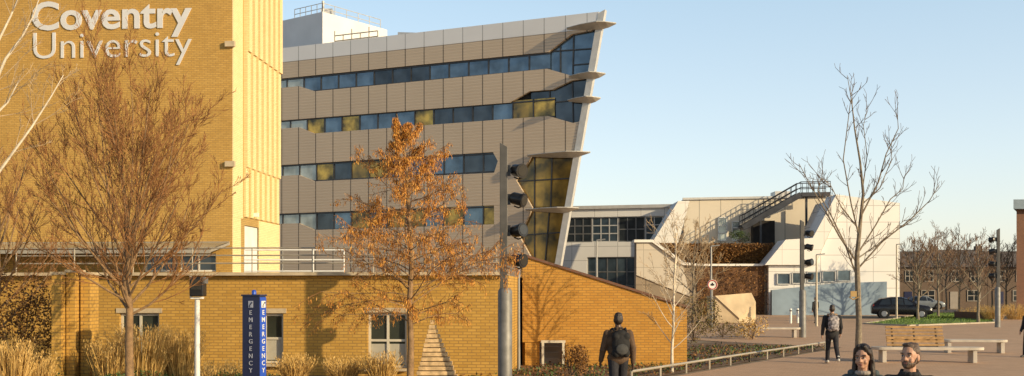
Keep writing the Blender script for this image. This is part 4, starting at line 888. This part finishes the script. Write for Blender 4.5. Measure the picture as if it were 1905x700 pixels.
person('woman with long dark hair and slate coat in the bottom foreground',gx(1606,10.3),R(158),1.64,((.2,.1),(-.2,.3)),((.1,.3,.15),(-.1,.3,.15)),SKIN,JG,TRB,SHOE,HAIRD,hair='long',scarf=True,yaw=R(-12),pitch=R(-6),vox=.0065,wid=.92,hood=True)
person('bearded man with short dark hair and black jacket beside the woman',gx(1692,9.8),R(162),1.68,((.2,.1),(-.2,.3)),((.1,.3,.16),(-.1,.3,.16)),SKIN,JB,TRB,SHOE,HAIRB,beard=True,yaw=R(-28),pitch=R(2),vox=.0065,wid=1.06,open_=True)
# ------------------------------------------------------------------ light, sky, camera
sd=V((.82,-.57,0)).normalized(); EL=R(17); sun=bpy.data.lights.new('sun','SUN'); sun.energy=5; sun.angle=R(.5); sun.color=(1,.79,.48)
so=bpy.data.objects.new('sun',sun); COL.objects.link(so); tosun=V((sd.x*math.cos(EL),sd.y*math.cos(EL),math.sin(EL))); so.rotation_euler=tosun.to_track_quat('Z','Y').to_euler()
w=bpy.data.worlds.new('World'); S.world=w; w.use_nodes=True; nt=w.node_tree; sk=nt.nodes.new('ShaderNodeTexSky'); sk.sky_type='NISHITA'; sk.sun_disc=False; sk.sun_elevation=EL; sk.sun_rotation=math.atan2(sd.x,sd.y); sk.air_density=1.0; sk.dust_density=.8; sk.ozone_density=1.0
bg=nt.nodes['Background']; nt.links.new(sk.outputs[0],bg.inputs[0]); bg.inputs[1].default_value=.10
tc=nt.nodes.new('ShaderNodeTexCoord'); sp=nt.nodes.new('ShaderNodeSeparateXYZ'); nt.links.new(tc.outputs['Generated'],sp.inputs[0])
rp_=nt.nodes.new('ShaderNodeValToRGB'); nt.links.new(sp.outputs[2],rp_.inputs[0]); e=rp_.color_ramp.elements
e[0].position=0; e[0].color=(.51,.48,.44,1); e[1].position=1; e[1].color=(.005,.008,.01,1)
x=e.new(.12); x.color=(.44,.48,.51,1); x=e.new(.27); x.color=(.32,.42,.49,1); x=e.new(.40); x.color=(.03,.045,.06,1)
b2=nt.nodes.new('ShaderNodeBackground'); nt.links.new(rp_.outputs[0],b2.inputs[0]); b2.inputs[1].default_value=1.0
ad=nt.nodes.new('ShaderNodeAddShader'); nt.links.new(bg.outputs[0],ad.inputs[0]); nt.links.new(b2.outputs[0],ad.inputs[1]); nt.links.new(ad.outputs[0],nt.nodes['World Output'].inputs[0])
cd=bpy.data.cameras.new('camera'); cam=bpy.data.objects.new('camera',cd); COL.objects.link(cam); cam.location=(0,0,CZ); cam.rotation_euler=(PI/2,0,0)
zx,zy,zk=ZOOM or (CX,350,1)
cd.sensor_width=36; cd.lens=36*F/1905*zk; cd.shift_x=(zx-CX)/1905*zk; cd.shift_y=(HY-zy)/1905*zk; cd.clip_end=3000; S.camera=cam
S.view_settings.view_transform='Standard'; S.view_settings.look='None'; S.view_settings.exposure=0
